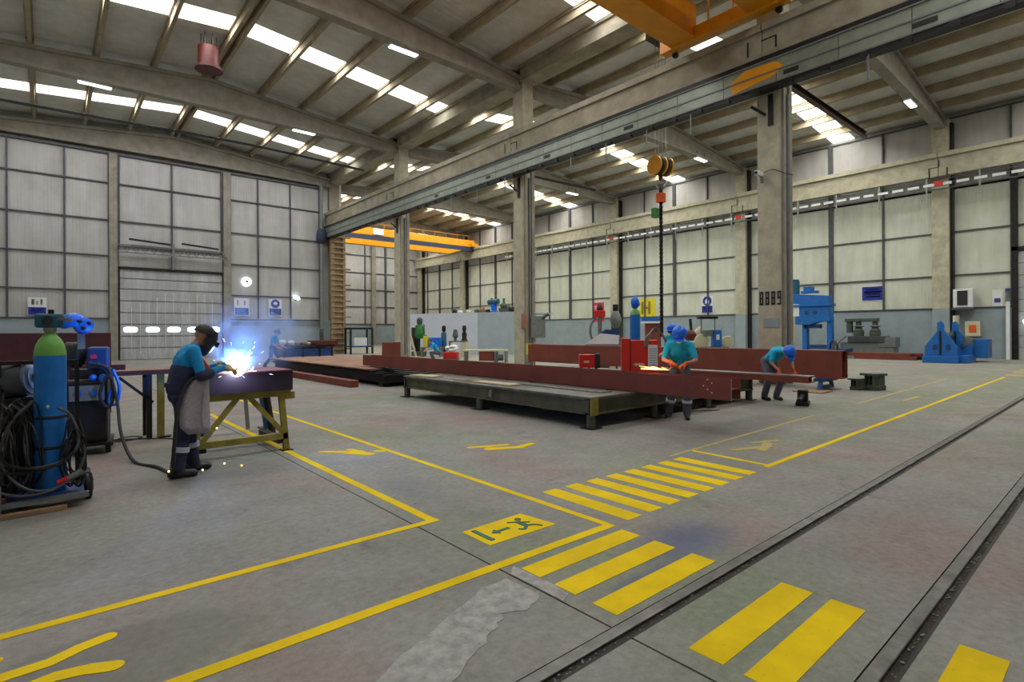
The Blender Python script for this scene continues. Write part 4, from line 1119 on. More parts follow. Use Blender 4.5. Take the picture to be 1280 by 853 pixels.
# ---- worker hidden behind the grinder
J = dict(pelvis=(0,0,.93), chest=(.02,0,1.28), neck=(.06,0,1.47), head=(.10,0,1.60), sh_l=(.03,.19,1.42), sh_r=(.03,-.19,1.42),
         el_l=(.04,.25,1.13), el_r=(.04,-.25,1.13), wr_l=(.22,.2,1.0), wr_r=(.22,-.2,1.0),
         hip_l=(0,.09,.88), hip_r=(0,-.09,.88), kn_l=(.02,.10,.48), kn_r=(.02,-.10,.48), an_l=(0,.10,.09), an_r=(0,-.10,.09), face=(.9,0,-.3))
ht, fr, _ = person('person mostly hidden behind the grinding worker, blue hard hat and dark visor', (12.9, 8.28, 0), PI, J,
              dict(top='cyan', legs='gtrous', skin='skin', boots='boot'), 'short', .02)
helmet(ht, fr); face(ht, fr)
put_hand(ht, J['wr_l'], (.9,0,-.3), (0,0,-1), .5, 'skin', False, 'hand'); put_hand(ht, J['wr_r'], (.9,0,-.3), (0,0,-1), .5, 'skin', True, 'hand')
hd, fd, hu, hs = fr
MB().cbox(hd+fd*.09, (.03,.15,.07), Matrix((fd,hs,hu)).transposed()).build('visor','black_g',ht)

# ================================================================== WELDING BENCH
t = thing('trestle', 'trestle', 'yellow-green steel trestle carrying the beam being welded', (0,0,0))
yt = 7.62
def leg(a, b, m_='olive_y', w_=.07): MB().bar(a, b, w_, w_).build('leg', m_, t)
leg((2.47, yt, 0.0), (2.40, yt, .80)); leg((1.36, yt, 0.0), (1.44, yt, .80))
leg((2.60, 8.62, 0.0), (2.45, 8.50, .80), 'steel_dark'); leg((1.46, 8.62, 0), (1.5, 8.5, .8), 'steel_dark')
MB().box(1.38, 2.52, yt-.04, yt+.05, .74, .83).build('top_rail', 'olive_y', t)
MB().box(1.4, 2.5, 8.45, 8.54, .74, .83).build('top_rail', 'olive_y', t)
MB().box(1.38, 2.48, yt-.035, yt+.035, .16, .24).build('bottom_rail', 'olive_y', t)
MB().bar((2.0, yt, .76), (2.43, yt, .24), .05, .06).build('brace', 'olive_y', t)
MB().bar((1.86, yt, .76), (1.45, yt, .24), .05, .06).build('brace', 'olive_y', t)
MB().box(2.36, 2.46, yt, 8.5, .10, .17).build('side_rail', 'steel_dark', t)
MB().box(1.4, 1.5, yt, 8.5, .10, .17).build('side_rail', 'steel_dark', t)
for x, y in ((2.47,yt),(1.36,yt),(2.60,8.62),(1.46,8.62)): MB().box(x-.07,x+.07,y-.07,y+.07,0,.012).build('foot_plate','steel_dark',t)
t = thing('trestle', 'trestle', 'dark blue trestle further behind the welded beam', (2.3, 9.6, 0))
for sx in (-.5,.5):
    MB().bar((sx,0,.0),(sx*.8,0,.74),.09,.09).build('leg','blue_d',t); MB().box(sx-.12,sx+.12,-.12,.12,0,.02).build('foot_plate','steel_dark',t)
MB().box(-.55,.55,-.06,.06,.72,.80).build('top_rail','blue_d',t)
MB().bar((.2,0,.02),(.15,0,.72),.05,.05).build('post','grey',t)
# workpiece on the trestle: H-beam laid on its side
t = thing('welded_beam', 'beam', 'primed steel beam on the trestle where the arc burns', (0,0,0))
MB().box(1.52, 2.52, 7.50, 7.53, .83, 1.09).build('beam_flange', 'primer_arc', t)
MB().box(1.52, 2.52, 7.53, 8.10, .95, .97).build('beam_web', 'primer_d', t)
MB().box(1.52, 2.52, 8.10, 8.13, .83, 1.09).build('beam_flange', 'primer_d', t)
MB().box(1.55, 2.50, 7.45, 8.25, 1.09, 1.105).build('cover_plate', 'primer', t)
for x in (1.9, 2.3): MB().box(x, x+.012, 7.53, 8.1, .97, 1.09).build('stiffener', 'primer_d', t)
tag(MB().box(2.55, 2.68, 7.9, 8.1, .66, .76).build('clamp_block', 'olive_y'), 'clamp', 'yellowish clamp at the end of the trestle')
# arc
t = thing('welding_arc', 'arc', 'blazing blue-white welding arc at the tip of the torch', (1.80, 7.40, 1.14))
MB().ball((0,0,0), .085, seg=16).build('arc_core', 'arc', t, smooth=True)
l = bpy.data.lights.new('arc_light', 'POINT'); l.energy = 260; l.color = (.10, .32, 1.0); l.shadow_soft_size = .05
o = bpy.data.objects.new('arc_light', l); COL.objects.link(o); o.location = (1.80, 7.55, 1.28)
m = MB()
for k in range(60):
    a = random.uniform(0, 2*PI); e = random.uniform(-.3, 1.2); r = random.uniform(.08, .42)
    d = Vector((math.cos(a)*math.cos(e), math.sin(a)*math.cos(e)*.7, math.sin(e)))
    p = Vector((1.80,7.38,1.15)) + d*r; m.bar(p, p+d*random.uniform(.01,.06), .0016, .0016)
m.build('spark', 'spark_b', None, cat='sparks', label='fine bright sparks flying around the welding arc', kind='stuff')
m = MB()
for p in ((1.62,7.25,.02),(1.75,7.0,.02),(1.32,6.9,.06),(.98,6.8,.12),(1.55,7.3,.45)): m.ball(p, .011, seg=6)
m.build('spark', 'spark', None, cat='sparks', label='few glowing drops of metal around the boots of the welder', kind='stuff')
# grinding sparks on the beam
t = thing('grinding_sparks', 'sparks', 'orange streak of grinding sparks along the top of the long beam', (8.1, 5.3, .90), kind='stuff')
m = MB()
for k in range(40):
    a = random.gauss(PI*.60, .12); L_ = random.uniform(.05, .38); d = Vector((math.cos(a)*.35, math.sin(a), 0)).normalized()
    p = Vector((0, 0, .02)) + d*random.uniform(0,.25); m.bar(p, p+d*L_+Vector((0,0,random.uniform(-.01,.05))), .004, .004)
m.build('spark_streak', 'spark', t, kind='stuff')
l = bpy.data.lights.new('spark_light', 'POINT'); l.energy = 9; l.color = (1, .6, .25); l.shadow_soft_size = .08
o = bpy.data.objects.new('spark_light', l); COL.objects.link(o); o.location = (8.0, 5.6, 1.02)
# welding smoke
sm = bpy.data.materials.new('weld_smoke'); sm.use_nodes = True
nt = sm.node_tree; nt.nodes.clear()
out = nt.nodes.new('ShaderNodeOutputMaterial'); pv = nt.nodes.new('ShaderNodeVolumePrincipled')
tcn = nt.nodes.new('ShaderNodeTexCoord'); nzz = nt.nodes.new('ShaderNodeTexNoise'); nzz.inputs['Scale'].default_value = 3.2; nzz.inputs['Detail'].default_value = 4; nzz.inputs['Distortion'].default_value = 1.0
ln = nt.nodes.new('ShaderNodeVectorMath'); ln.operation = 'LENGTH'
mr = nt.nodes.new('ShaderNodeMapRange'); mr.inputs['From Min'].default_value = 1.0; mr.inputs['From Max'].default_value = .2
r2 = nt.nodes.new('ShaderNodeMapRange'); r2.inputs['From Min'].default_value = .42; r2.inputs['From Max'].default_value = .68
mu = nt.nodes.new('ShaderNodeMath'); mu.operation = 'MULTIPLY'; mu2 = nt.nodes.new('ShaderNodeMath'); mu2.operation = 'MULTIPLY'; mu2.inputs[1].default_value = 1.5
nt.links.new(tcn.outputs['Object'], nzz.inputs['Vector']); nt.links.new(tcn.outputs['Object'], ln.inputs[0])
nt.links.new(ln.outputs['Value'], mr.inputs['Value']); nt.links.new(nzz.outputs['Fac'], r2.inputs['Value'])
nt.links.new(mr.outputs[0], mu.inputs[0]); nt.links.new(r2.outputs[0], mu.inputs[1]); nt.links.new(mu.outputs[0], mu2.inputs[0])
pv.inputs['Color'].default_value = (.75, .85, 1, 1); nt.links.new(mu2.outputs[0], pv.inputs['Density']); nt.links.new(pv.outputs[0], out.inputs['Volume'])
o = MB().ball((0,0,0), 1, seg=16).build('welding_smoke', sm)
o.location = (2.15, 7.75, 1.62); o.scale = (.75, .6, .62)
tag(o, 'smoke', 'thin blue smoke rising from the welding arc', kind='stuff')
sm2 = sm.copy(); sm2.name = 'arc_halo_fume'
for n_ in sm2.node_tree.nodes:
    if n_.type == 'MATH' and not n_.inputs[1].is_linked: n_.inputs[1].default_value = 7.0
o = MB().ball((0,0,0), 1, seg=16).build('arc_halo_fume', sm2)  # second smoke ball, added to give the arc its halo
o.location = (1.83, 7.45, 1.24); o.scale = (.22, .2, .2)
tag(o, 'smoke', 'dense fume added as a halo close around the welding arc', kind='stuff')

# ================================================================== CYLINDER CART at the left
ct = thing('welder_cart', 'cart', 'low blue two-axle cart carrying the blue and green gas cylinder', (0.02, 6.62, 0))
MB().box(-.42,.24,-.2,.22,.09,.13).build('cart_deck','blue_d',ct)
MB().bar((-.45,-.2,.11),(.27,-.2,.11),.035,.05).build('cart_rail','grey',ct)
for x, y, mm in ((.28,.1,'steel_dark'),(.28,.42,'steel_dark')):
    w_ = MB().lathe([(.02,-.03),(.10,-.028),(.118,-.018),(.118,.018),(.10,.028),(.02,.03)], (x,y,.118), (1,0,0), 22).build('wheel','black',ct,smooth=True)
    MB().cyl((x-.035,y,.118),(x+.035,y,.118),.05,seg=14).build('hub',mm,w_)
w_ = MB().lathe([(.02,-.035),(.13,-.03),(.145,-.02),(.145,.02),(.13,.03),(.02,.035)], (-.36,-.14,.145), (1,0,0), 22).build('wheel','grey',ct,smooth=True)
MB().cyl((-.40,-.14,.145),(-.30,-.14,.145),.08,seg=16).build('hub','redw',w_)
MB().bar((-.36,.24,.13),(-.36,.26,1.35),.035,.035).bar((.2,.24,.13),(.2,.26,1.35),.035,.035).bar((-.36,.26,1.33),(.2,.26,1.33),.035,.035).build('cart_frame','steel_dark',ct)
cy = thing('gas_cylinder', 'cylinder', 'tall blue gas cylinder with green shoulder on the cart at the left edge', (0.02, 6.70, .13))
MB().lathe([(.105,0),(.118,.02),(.12,.06),(.12,1.27)], seg=32).build('cylinder_body','blue_cyl',cy,smooth=True)
MB().lathe([(.12,1.27),(.118,1.31),(.105,1.37),(.082,1.42),(.055,1.455),(.04,1.47),(.04,1.50)], seg=32).build('cylinder_shoulder','green_cyl',cy,smooth=True)
MB().lathe([(.042,1.49),(.05,1.5),(.05,1.53),(.03,1.535)], seg=18).build('neck_ring','steel_bare',cy,smooth=True)
MB().box(-.11,.10,-.07,.05,1.53,1.66).build('valve_guard','teal',cy,bevel=.02)
MB().cyl((-.02,-.075,1.60),(-.02,-.10,1.60),.04,seg=16).build('pressure_gauge','black',cy,smooth=True)
MB().box(-.015,.03,-.02,.02,1.66,1.70).build('valve_stem','steel_dark',cy)
MB().bar((.05,-.06,1.62),(.16,-.09,1.60),.02,.03).build('outlet_pipe','steel_bare',cy)
for z in (.40,.68): MB().lathe([(.1215,z),(.124,z+.005),(.124,z+.022),(.1215,z+.027)], seg=32).build('strap','black',cy,smooth=True)
MB().ball((-.02,-.119,.80),.012,(1,.3,1.2),seg=8).build('paint_chip','cream',cy)
# hoses coiled around the cart
hs_ = thing('cable_coil', 'cable', 'tangle of grey welding cables and hoses hung on the cylinder cart', (0.02, 6.5, 0))
random.seed(11)
for k in range(26):
    left = k < 19
    xc = random.uniform(-.34, -.12) if left else random.uniform(.13, .2)
    a = random.uniform(.05, .13) if left else random.uniform(.05, .09)
    top = random.uniform(.75, 1.02) if left else random.uniform(.6, .9)
    lo = random.uniform(.15, .3); yy = random.uniform(-.02, .2) if left else random.uniform(-.02, .12)
    pts = []
    for i in range(13):
        u = i/12*2*PI
        pts.append((xc + a*math.sin(u)*(.8 if math.cos(u) > 0 else 1.1) + random.uniform(-.012,.012), yy + .05*math.cos(u*2+k) + random.uniform(-.02,.02), (top+lo)/2 + (top-lo)/2*math.cos(u)))
    MB().tube(pts, random.choice((.008,.009,.011)), seg=6, smooth=3).build('hose', random.choice(('black','steel_grey','steel_dark','steel_dark')), hs_, smooth=True)
for k, pts in enumerate((
    [(-.42,-.05,.62),(-.3,-.02,.45),(-.1,-.04,.40),(.12,-.06,.46),(.2,-.03,.62),(.14,.03,.84),(.05,.02,.92)],
    [(-.42,-.06,.42),(-.2,-.08,.38),(.05,-.09,.42),(.22,-.02,.6),(.2,.05,.8)],
    [(-.38,-.08,.25),(-.2,-.10,.18),(.02,-.11,.20),(.2,-.06,.34),(.24,0,.55),(.2,.06,.8)],
    [(-.25,-.03,.95),(-.35,-.06,.7),(-.3,-.08,.48),(-.1,-.1,.40),(.08,-.1,.42)],
    [(-.12,-.02,1.0),(-.28,-.03,.8),(-.33,-.05,.5),(-.2,-.08,.26),(0,-.1,.2),(.25,-.02,.3),(.3,.05,.2)])):
    MB().tube(pts, .012, seg=7, smooth=5).build('hose', 'steel_dark' if k % 2 else 'steel_grey', hs_, smooth=True)
t = thing('power_plug', 'plug', 'red industrial plug lying among the grey cables', (.1, 6.44, .24))
MB().cyl((-.03,0,.0),(.04,-.01,.03),.03,seg=14).build('plug_head','red',t,smooth=True); MB().cyl((.04,-.01,.03),(.14,-.02,.09),.024,seg=12).build('plug_body','grey',t,smooth=True)
# wire spool at the left of the cylinder
t = thing('wire_spool', 'spool', 'grey and dark wire-spool drum left of the blue cylinder', (-.19, 6.98, 1.17))
ax = Vector((.9,-.35,.12)).normalized()
MB().lathe([(.05,-.17),(.155,-.17),(.165,-.12),(.17,0),(.16,.05),(.05,.05)], ax=ax, seg=26).build('spool_cover','steel_grey',t,smooth=True)
MB().lathe([(.05,.05),(.15,.05),(.15,.075),(.12,.085),(.11,.10),(.05,.10)], ax=ax, seg=26).build('spool_flange','grey',t,smooth=True)
MB().lathe([(.04,.10),(.045,.14),(.03,.16),(.001,.165)], ax=ax, seg=14).build('spool_hub','steel_bare',t,smooth=True)
MB().box(-.12,.1,-.12,.12,-.85,-.17).build('spool_stand','steel_dark',t)
MB().box(-.2,.12,-.15,.15,-1.17,-.85).build('stand_foot','redw',t)
# plank on the floor
t = tag(MB().box(-.55,.55,-.06,.06,0,.045).build('wood_plank','wood',bevel=.006), 'plank', 'short timber plank on the floor in front of the cart'); t.location = (-.42, 6.42, 0); t.rotation_euler = (0,0,.03)
# pile at the very left
for k in range(6):
    o = MB().box(-.35,.35,-.06,.06,0,.06).build('timber_offcut', 'wood' if k%2 else 'primer_d', bevel=.004); o.location = (-1.12+random.uniform(-.03,.03), 9.0-k*.02, .62+k*.075); o.rotation_euler=(0,0,random.uniform(-.2,.2))
    tag(o, 'timber', ['lowest','second','third','fourth','fifth','topmost'][k]+' piece from the bottom of the offcut pile at the left edge' if 0<k<5 else ['lowest','','','','','topmost'][k]+' piece of the offcut pile at the left edge', 'offcuts at the left edge')
t = thing('offcut_table', 'table', 'low dark table carrying the offcuts at the left edge', (-1.12, 9.0, 0))
MB().box(-.45,.45,-.3,.3,.56,.62).build('table_top','steel_dark',t)
for sx in (-.4,.4):
    for sy in (-.25,.25): MB().box(sx-.03,sx+.03,sy-.03,sy+.03,0,.56).build('leg','steel_dark',t)

# welding machine with wire feeder
wm = thing('welding_machine', 'welding machine', 'dark grey wheeled welding machine behind the blue cylinder', (.42, 9.15, 0), -.12)
MB().box(-.24,.2,-.1,.55,.16,.98).build('machine_case','steel_dark',wm,bevel=.02)
MB().box(-.2,.17,-.125,-.10,.72,.92).build('control_panel','grey',wm)
for x in (-.1,.06): MB().cyl((x,-.125,.82),(x,-.15,.82),.035,seg=14).build('knob','blue',wm,smooth=True)
MB().box(-.2,.17,-.115,-.1,.2,.66).build('vent_panel','steel_dark',wm)
MB().box(-.22,.18,-.02,.5,.98,1.0).build('top_tray','rust',wm)
for x, y in ((-.2,0),(.2,0),(-.2,.5),(.2,.5)): MB().lathe([(.02,-.03),(.075,-.03),(.08,0),(.075,.03),(.02,.03)],(x,y,.08),(1,0,0),16).build('wheel','black',wm,smooth=True)
MB().box(-.26,.24,-.15,.58,.12,.16).build('machine_base','steel_dark',wm)
fe = thing('wire_feeder', 'wire feeder', 'blue wire feeder with hose on top of the dark welding machine', (.42, 9.2, 1.0), -.1)
MB().box(-.02,.22,-.08,.36,.12,.42).build('feeder_case','blue_d',fe,bevel=.03)
MB().lathe([(.03,-.14),(.17,-.14),(.17,.0),(.03,.0)],(-.1,.12,.32),(1,-.3,0),24).build('feeder_spool','black',fe,smooth=True)
MB().lathe([(.03,.0),(.15,.0),(.15,.02),(.03,.02)],(-.1,.12,.32),(1,-.3,0),24).build('spool_side','steel_grey',fe,smooth=True)
MB().box(.02,.09,-.095,-.08,.27,.32).build('feeder_label','pink',fe)
MB().box(-.2,.24,-.06,.34,0.0,.12).build('feeder_foot','steel_dark',fe)
MB().tube([(.1,-.1,.2),(.2,-.16,.1),(.26,-.14,-.1),(.2,-.12,-.3),(.3,-.15,-.35),(.33,-.16,-.1),(.26,-.15,.12)],.02,seg=8).build('feeder_hose','blue_b',fe,smooth=True)
MB().ball((.05,-.13,.02),.045,seg=10).ball((.15,-.12,.0),.05,(1,1,1.3),seg=10).build('feeder_connector','blue_b',fe,smooth=True)
hb = thing('welding_helmet', 'helmet', 'bright blue helmet with round dark-holed cap on the wire feeder', (.26, 9.15, 1.72), 0)
mb = MB().lathe([(.14,0),(.14,.04),(.125,.10),(.085,.14),(.001,.155)], seg=18)
for v in mb.bm.verts: v.co = Matrix.Rotation(-.35,3,'Y') @ Matrix.Rotation(.2,3,'X') @ v.co
mb.build('helmet_shell','blue_b',hb,smooth=True)
MB().lathe([(.02,-.06),(.10,-.05),(.115,0),(.10,.06),(.06,.075),(.001,.08)],(.10,-.05,-.01),(.2,-.95,.1),20).build('ratchet_cap','blue_b',hb,smooth=True)
for p in ((.06,-.135,.045),(.16,-.12,.02),(.10,-.14,-.045)): MB().ball(p,.026,seg=8).build('helmet_hole','black',hb)
MB().box(.04,.12,-.03,.03,-.32,-.08).build('helmet_stem','grey',hb)
tag(MB().tube([(.40,9.0,1.22),(.62,8.98,1.12),(.66,8.95,.75),(.60,8.95,.62),(.52,8.95,.8),(.62,8.95,1.05),(.70,8.9,.7),(.72,8.6,.3),(.80,8.1,.03),(.98,7.6,.02),(1.05,7.1,.02),(1.02,6.85,.1),(1.02,6.74,.35),(1.06,6.76,.75),(1.16,6.8,1.05),(1.35,6.86,1.15),(1.53,6.92,1.17)],.02,seg=8,smooth=6).build('torch_hose','black',smooth=True), 'hose', 'thick black hose looping over the floor from the feeder to the welder')
# maroon steel plate leaning behind
t = thing('steel_cabinet', 'cabinet', 'dull maroon steel cabinet standing behind the blue cylinder', (-.05, 13.2, 0))
MB().box(-1.15,1.0,0,.4,.05,1.62).build('cabinet_case','primer_d',t,bevel=.01)
for x in (-1.1,-.05): MB().box(x,x+1.0,-.02,0,.1,1.57).build('cabinet_door','primer_d',t)
for x in (-.15,.05): MB().box(x,x+.02,-.04,-.02,.8,1.0).build('handle','steel_dark',t)
# brown steel trestle table between cabinet and welder
t = thing('steel_bench', 'bench', 'brown steel bench with angle legs behind the welder', (1.0, 10.0, 0))
MB().box(-.65,.62,-.25,.3,1.0,1.05).build('bench_top','rust',t); MB().box(-.65,.62,-.27,-.25,.98,1.05).build('bench_edge','primer_d',t)
for x, y in ((.17,-.15),(.33,-.15),(.17,.25),(-.6,.2)): MB().box(x-(.035 if x < .3 else .055),x+.035,y-.035,y+.035,0,1.0).build('leg','olive_y' if x > .3 else 'steel_dark',t)
MB().bar((-.2,-.15,.95),(.22,-.15,.55),.04,.04).build('brace','steel_dark',t); MB().box(.3,.45,-.2,-.08,0,.02).build('foot_plate','steel_dark',t)
tag(MB().bar((-.5,10.3,1.1),(.9,10.1,1.09),.08,.08).build('steel_bar','primer_d'), 'bar', 'loose maroon steel bar lying on the brown bench')
tag(MB().tube([(.9,9.9,.01),(.75,10.0,.01),(.95,10.2,.01),(1.1,10.0,.01),(.8,9.8,.01),(.6,10.1,.01),(1.3,9.7,.01),(1.6,9.2,.01)],.008,seg=5).build('floor_cable','black'), 'cable', 'thin black cable curled on the floor under the brown bench')

# ================================================================== WELDING TABLE with long beam
tb = thing('surface_table', 'table', 'long low olive steel table under the main brown beam', (0,0,0))
X0, X1, Y0, Y1 = 6.68, 12.3, 5.82, 11.95
n = 0
for (xa, xb, ya, yb) in [(xa, xb, ya, yb) for xa, xb in ((X0, 8.4), (8.42, 10.4), (10.42, X1)) for ya, yb in ((Y0, 8.1), (8.12, 10.2), (10.22, Y1))]:
    MB().box(xa, xb-.01, ya, yb-.01, .49, .52).build('table_plate', 'plate', tb, bevel=.004)
MB().ibar((X0+.07, Y0, .36), (X0+.07, Y1, .36), .26, .14, .02).build('side_beam', 'olive', tb)
MB().ibar((X1-.07, Y0, .36), (X1-.07, Y1, .36), .26, .14, .02).build('side_beam', 'olive', tb)
MB().ibar((X0, Y0+.07, .36), (X1, Y0+.07, .36), .26, .14, .02).build('end_beam', 'olive', tb)
MB().ibar((X0, Y1-.07, .36), (X1, Y1-.07, .36), .26, .14, .02).build('end_beam', 'olive', tb)
MB().box(X0-.01, X0+.16, Y0-.01, Y0+.02, .22, .5).build('corner_plate', 'olive_y', tb)
for x in (X0+.08, 8.5, 10.4, X1-.08):
    for y in (Y0+.08, 8.9, Y1-.08):
        MB().cyl((x,y,.015),(x,y,.24),.075,seg=12).build('leg','olive',tb,smooth=True)
        MB().box(x-.13,x+.13,y-.13,y+.13,0,.015).build('foot_plate','steel_dark',tb)
MB().prism([(0,0),(.09,.02),(.05,.14),(-.02,.16)],-.01,.01,Matrix.Translation((X0-.02,8.4,.3)) @ Matrix.Rotation(PI/2,4,'Z') @ Matrix.Rotation(PI/2,4,'X')).build('lifting_lug','grey',tb)
MB().box(8.25,8.35,6.0,6.9,.52,.53).build('table_mark','steel_dark',tb)
# beams on the table
def hbeam(name, label, x, ya, yb, zb, h, dep, m_='primer', cat='beam'):
    t = thing(name, cat, label, (x, 0, 0))
    MB().box(0, .014, ya, yb, zb, zb+h).build('beam_flange', m_, t)
    MB().box(dep-.014, dep, ya, yb, zb, zb+h).build('beam_flange', m_, t)
    MB().box(.014, dep-.014, ya+.005, yb, zb+h/2-.007, zb+h/2+.007).build('beam_web', m_, t)
    return t
hb2 = hbeam('steel_beam', 'very long red-brown steel beam lying along the low table to the near end', 7.82, 4.05, 16.6, .53, .33, .30)
MB().box(.0,.3,4.05,4.052,.53,.86).bm.free()
m = MB()
for k in range(5): m.box(-.002, 0, 4.35+.07*(k%3), 4.37+.07*(k%3), .62+.05*k, .64+.05*k)
m.build('chalk_mark', 'cream', hb2)
MB().box(.0,.014,4.043,4.05,.53,.86).build('bare_edge','steel_bare',hb2)
for y in (6.3, 8.4, 10.6, 11.8):
    tag(MB().box(7.75,8.2,y,y+.1,.52,.532).build('packing_strip','steel_dark'),'packing','thin steel packing under the long red-brown beam','packing strips under the long beam')
for (x, y, l, w_, a) in ((7.0,8.7,1.2,.3,.05),(6.95,11.3,.9,.35,.1)):
    o = MB().box(-w_/2,w_/2,-l/2,l/2,0,.03).build('pale_board','wood_l',bevel=.003); o.location=(x,y,.521); o.rotation_euler=(0,0,a)
    tag(o,'board','pale board on the low table, '+('near the middle of its long side' if y<10 else 'at the far corner'))
o = MB().box(-.03,.03,-.3,.3,0,.04).build('wood_stick','wood_l'); o.location=(6.85,9.5,.54); o.rotation_euler=(0,0,.5); tag(o,'stick','short pale stick leaning on the edge of the low table')
o = MB().box(-.15,.15,-1.2,1.2,0,.02).build('steel_strip','steel_bare'); o.location=(7.4,7.3,.521); tag(o,'strip','long bare steel strip on the low table beside the brown beam')
# second table and thin beam
thin = thing('thin_beam','beam','narrow brown beam touched by the bending worker',(11.55,0,0))
MB().box(0,.34,4.36,7.9,.645,.665).build('beam_flange','steel_bare',thin); MB().box(.16,.18,4.36,7.9,.545,.645).build('beam_web','primer',thin); MB().box(-.0,.34,4.36,7.9,.525,.545).build('beam_flange','primer',thin)
MB().box(0.0,.012,4.36,7.9,.545,.645).build('beam_lip','primer',thin)
# block pile by the bending worker
t = thing('machine_vice','vice','black grinder stand with hose at the feet of the bending worker',(12.2,4.72,0),.3)
MB().box(-.25,.25,-.12,.12,0,.08).build('base','black',t); MB().box(-.1,.1,-.1,.1,.08,.32).build('body','steel_dark',t,bevel=.02); MB().cyl((-.1,0,.2),(-.4,.05,.12),.05,seg=10).build('motor','black',t,smooth=True)
# tall box beam behind
t = thing('box_beam','beam','deep red-brown plate girder standing on edge behind the workers',(15.8,0,0))
MB().box(0,.02,5.14,17.35,.32,1.02).build('web_plate','primer',t)
MB().box(-.0,.42,5.14,17.35,.30,.32).build('lower_flange','primer',t); MB().box(-.0,.42,5.14,17.35,1.02,1.04).build('upper_flange','primer',t)
MB().box(.40,.42,5.14,17.35,.32,1.02).build('web_plate','primer',t)
for y, mm in ((5.6,'blue_d'),(9.5,'blue_d'),(14,'steel_dark')):
    t = thing('beam_stand','stand',{5.6:'blue steel stand under the near end of the deep girder',9.5:'blue steel stand under the middle of the deep girder',14:'dark stand under the far end of the deep girder'}[y],(16.0,y,0))
    MB().box(-.45,.45,-.15,.15,.22,.30).build('stand_top',mm,t)
    MB().bar((-.35,0,.22),(-.75,-.1,.0),.1,.06).build('leg',mm,t); MB().bar((.35,0,.22),(.75,.1,.0),.1,.06).build('leg',mm,t); MB().box(-.3,.3,-.05,.05,.03,.1).build('tie_bar',mm,t)
# pair of dark castings on the floor
for (x, y, s, lab) in ((16.55,4.62,.55,'larger dark ribbed casting standing on the floor right of the deep girder'),(16.25,4.92,.38,'smaller dark casting beside the larger one on the floor')):
    t = thing('steel_casting','casting',lab,(x,y,0),-.4)
    MB().box(-s*.4,s*.4,-s*.3,s*.3,0,s*.25).build('base','gdark',t,bevel=.02); MB().box(-s*.1,s*.35,-s*.28,s*.28,s*.25,s*.7).build('body','gdark',t,bevel=.02)
    MB().box(-s*.5,s*.4,-s*.35,s*.35,s*.7,s*.8).build('top_flange','gdark',t)
    for k in range(3): MB().box(-s*.38,-s*.1,-s*.25+k*s*.2,-s*.2+k*s*.2,s*.25,s*.7).build('rib','gdark',t)
tag(MB().box(14.6,15.3,5.2,5.9,0,.03).build('wood_offcut','wood'),'board','thin board on the floor next to the two castings')

# ================================================================== RED WELDER, CYLINDER, SMALL MACHINES between the beams
rw = thing('welding_power_source','welding machine','large red welding machine with white label behind the long beam',(9.62,7.0,.52),-PI*.28)
MB().box(-.22,.36,-.26,.26,.0,.88).build('machine_case','red',rw,bevel=.015)
MB().box(-.40,-.22,-.28,.28,0.0,.92).build('front_panel','red',rw,bevel=.01)
MB().box(-.24,-.215,-.281,.281,0.0,.9).build('panel_gap','redw',rw)
MB().box(.14,.33,-.30,-.262,.3,.78).build('label_sheet','white',rw)
m = MB()
for k in range(8): m.box(.16,.31,-.304,-.301,.36+k*.048,.375+k*.048)
m.build('label_print','grey',rw)
m = MB()
for k in range(3): m.box(-.12+k*.06,-.08+k*.06,-.266,-.26,.34-k*.01,.40)
m.box(-.16,.08,-.265,-.26,.365,.38)
m.build('maker_mark','cream',rw)
m = MB()
for k in range(5): m.tube([(.05+k*.02,-.3,.75),(.12+k*.02,-.34,.98+k*.02),(.35,-.3,1.05+k*.015),(.52,-.28,.85-k*.03),(.55,-.3,.4)],.011,seg=6)
m.build('cable','steel_bare',rw)
g2 = thing('gas_cylinder','cylinder','slim blue gas cylinder standing behind the red welding machine',(10.36,7.68,.52))
MB().lathe([(.11,0),(.118,.02),(.118,1.42),(.115,1.45)], seg=24).build('cylinder_body','blue_cyl',g2,smooth=True)
MB().lathe([(.117,1.45),(.1,1.53),(.06,1.58),(.04,1.60)], seg=24).build('cylinder_shoulder','green_cyl',g2,smooth=True)
MB().lathe([(.05,1.60),(.08,1.63),(.10,1.72),(.09,1.80),(.05,1.84),(.03,1.9)], seg=16).build('cylinder_cap','blue_b',g2,smooth=True)
MB().box(.02,.14,-.04,.04,1.66,1.74).build('valve_outlet','blue_b',g2)
sb = thing('small_welder','welding machine','small red and black welding machine far back on the low table',(11.55,10.15,.52),-PI*.25)
MB().box(-.27,.16,-.2,.2,.06,.42).build('machine_case','red',sb,bevel=.01); MB().box(.16,.30,-.21,.21,.05,.44).build('front_panel','black',sb,bevel=.01)
MB().box(-.15,.0,-.205,-.2,.2,.25).build('maker_mark','cream',sb); MB().tube([(-.2,0,.42),(-.1,0,.48),(.1,0,.48),(.2,0,.43)],.012).build('handle','redw',sb)
for x in (-.2,.0,.2): MB().cyl((x,-.2,.03),(x,.2,.03),.03,seg=8).build('foot','black',sb)
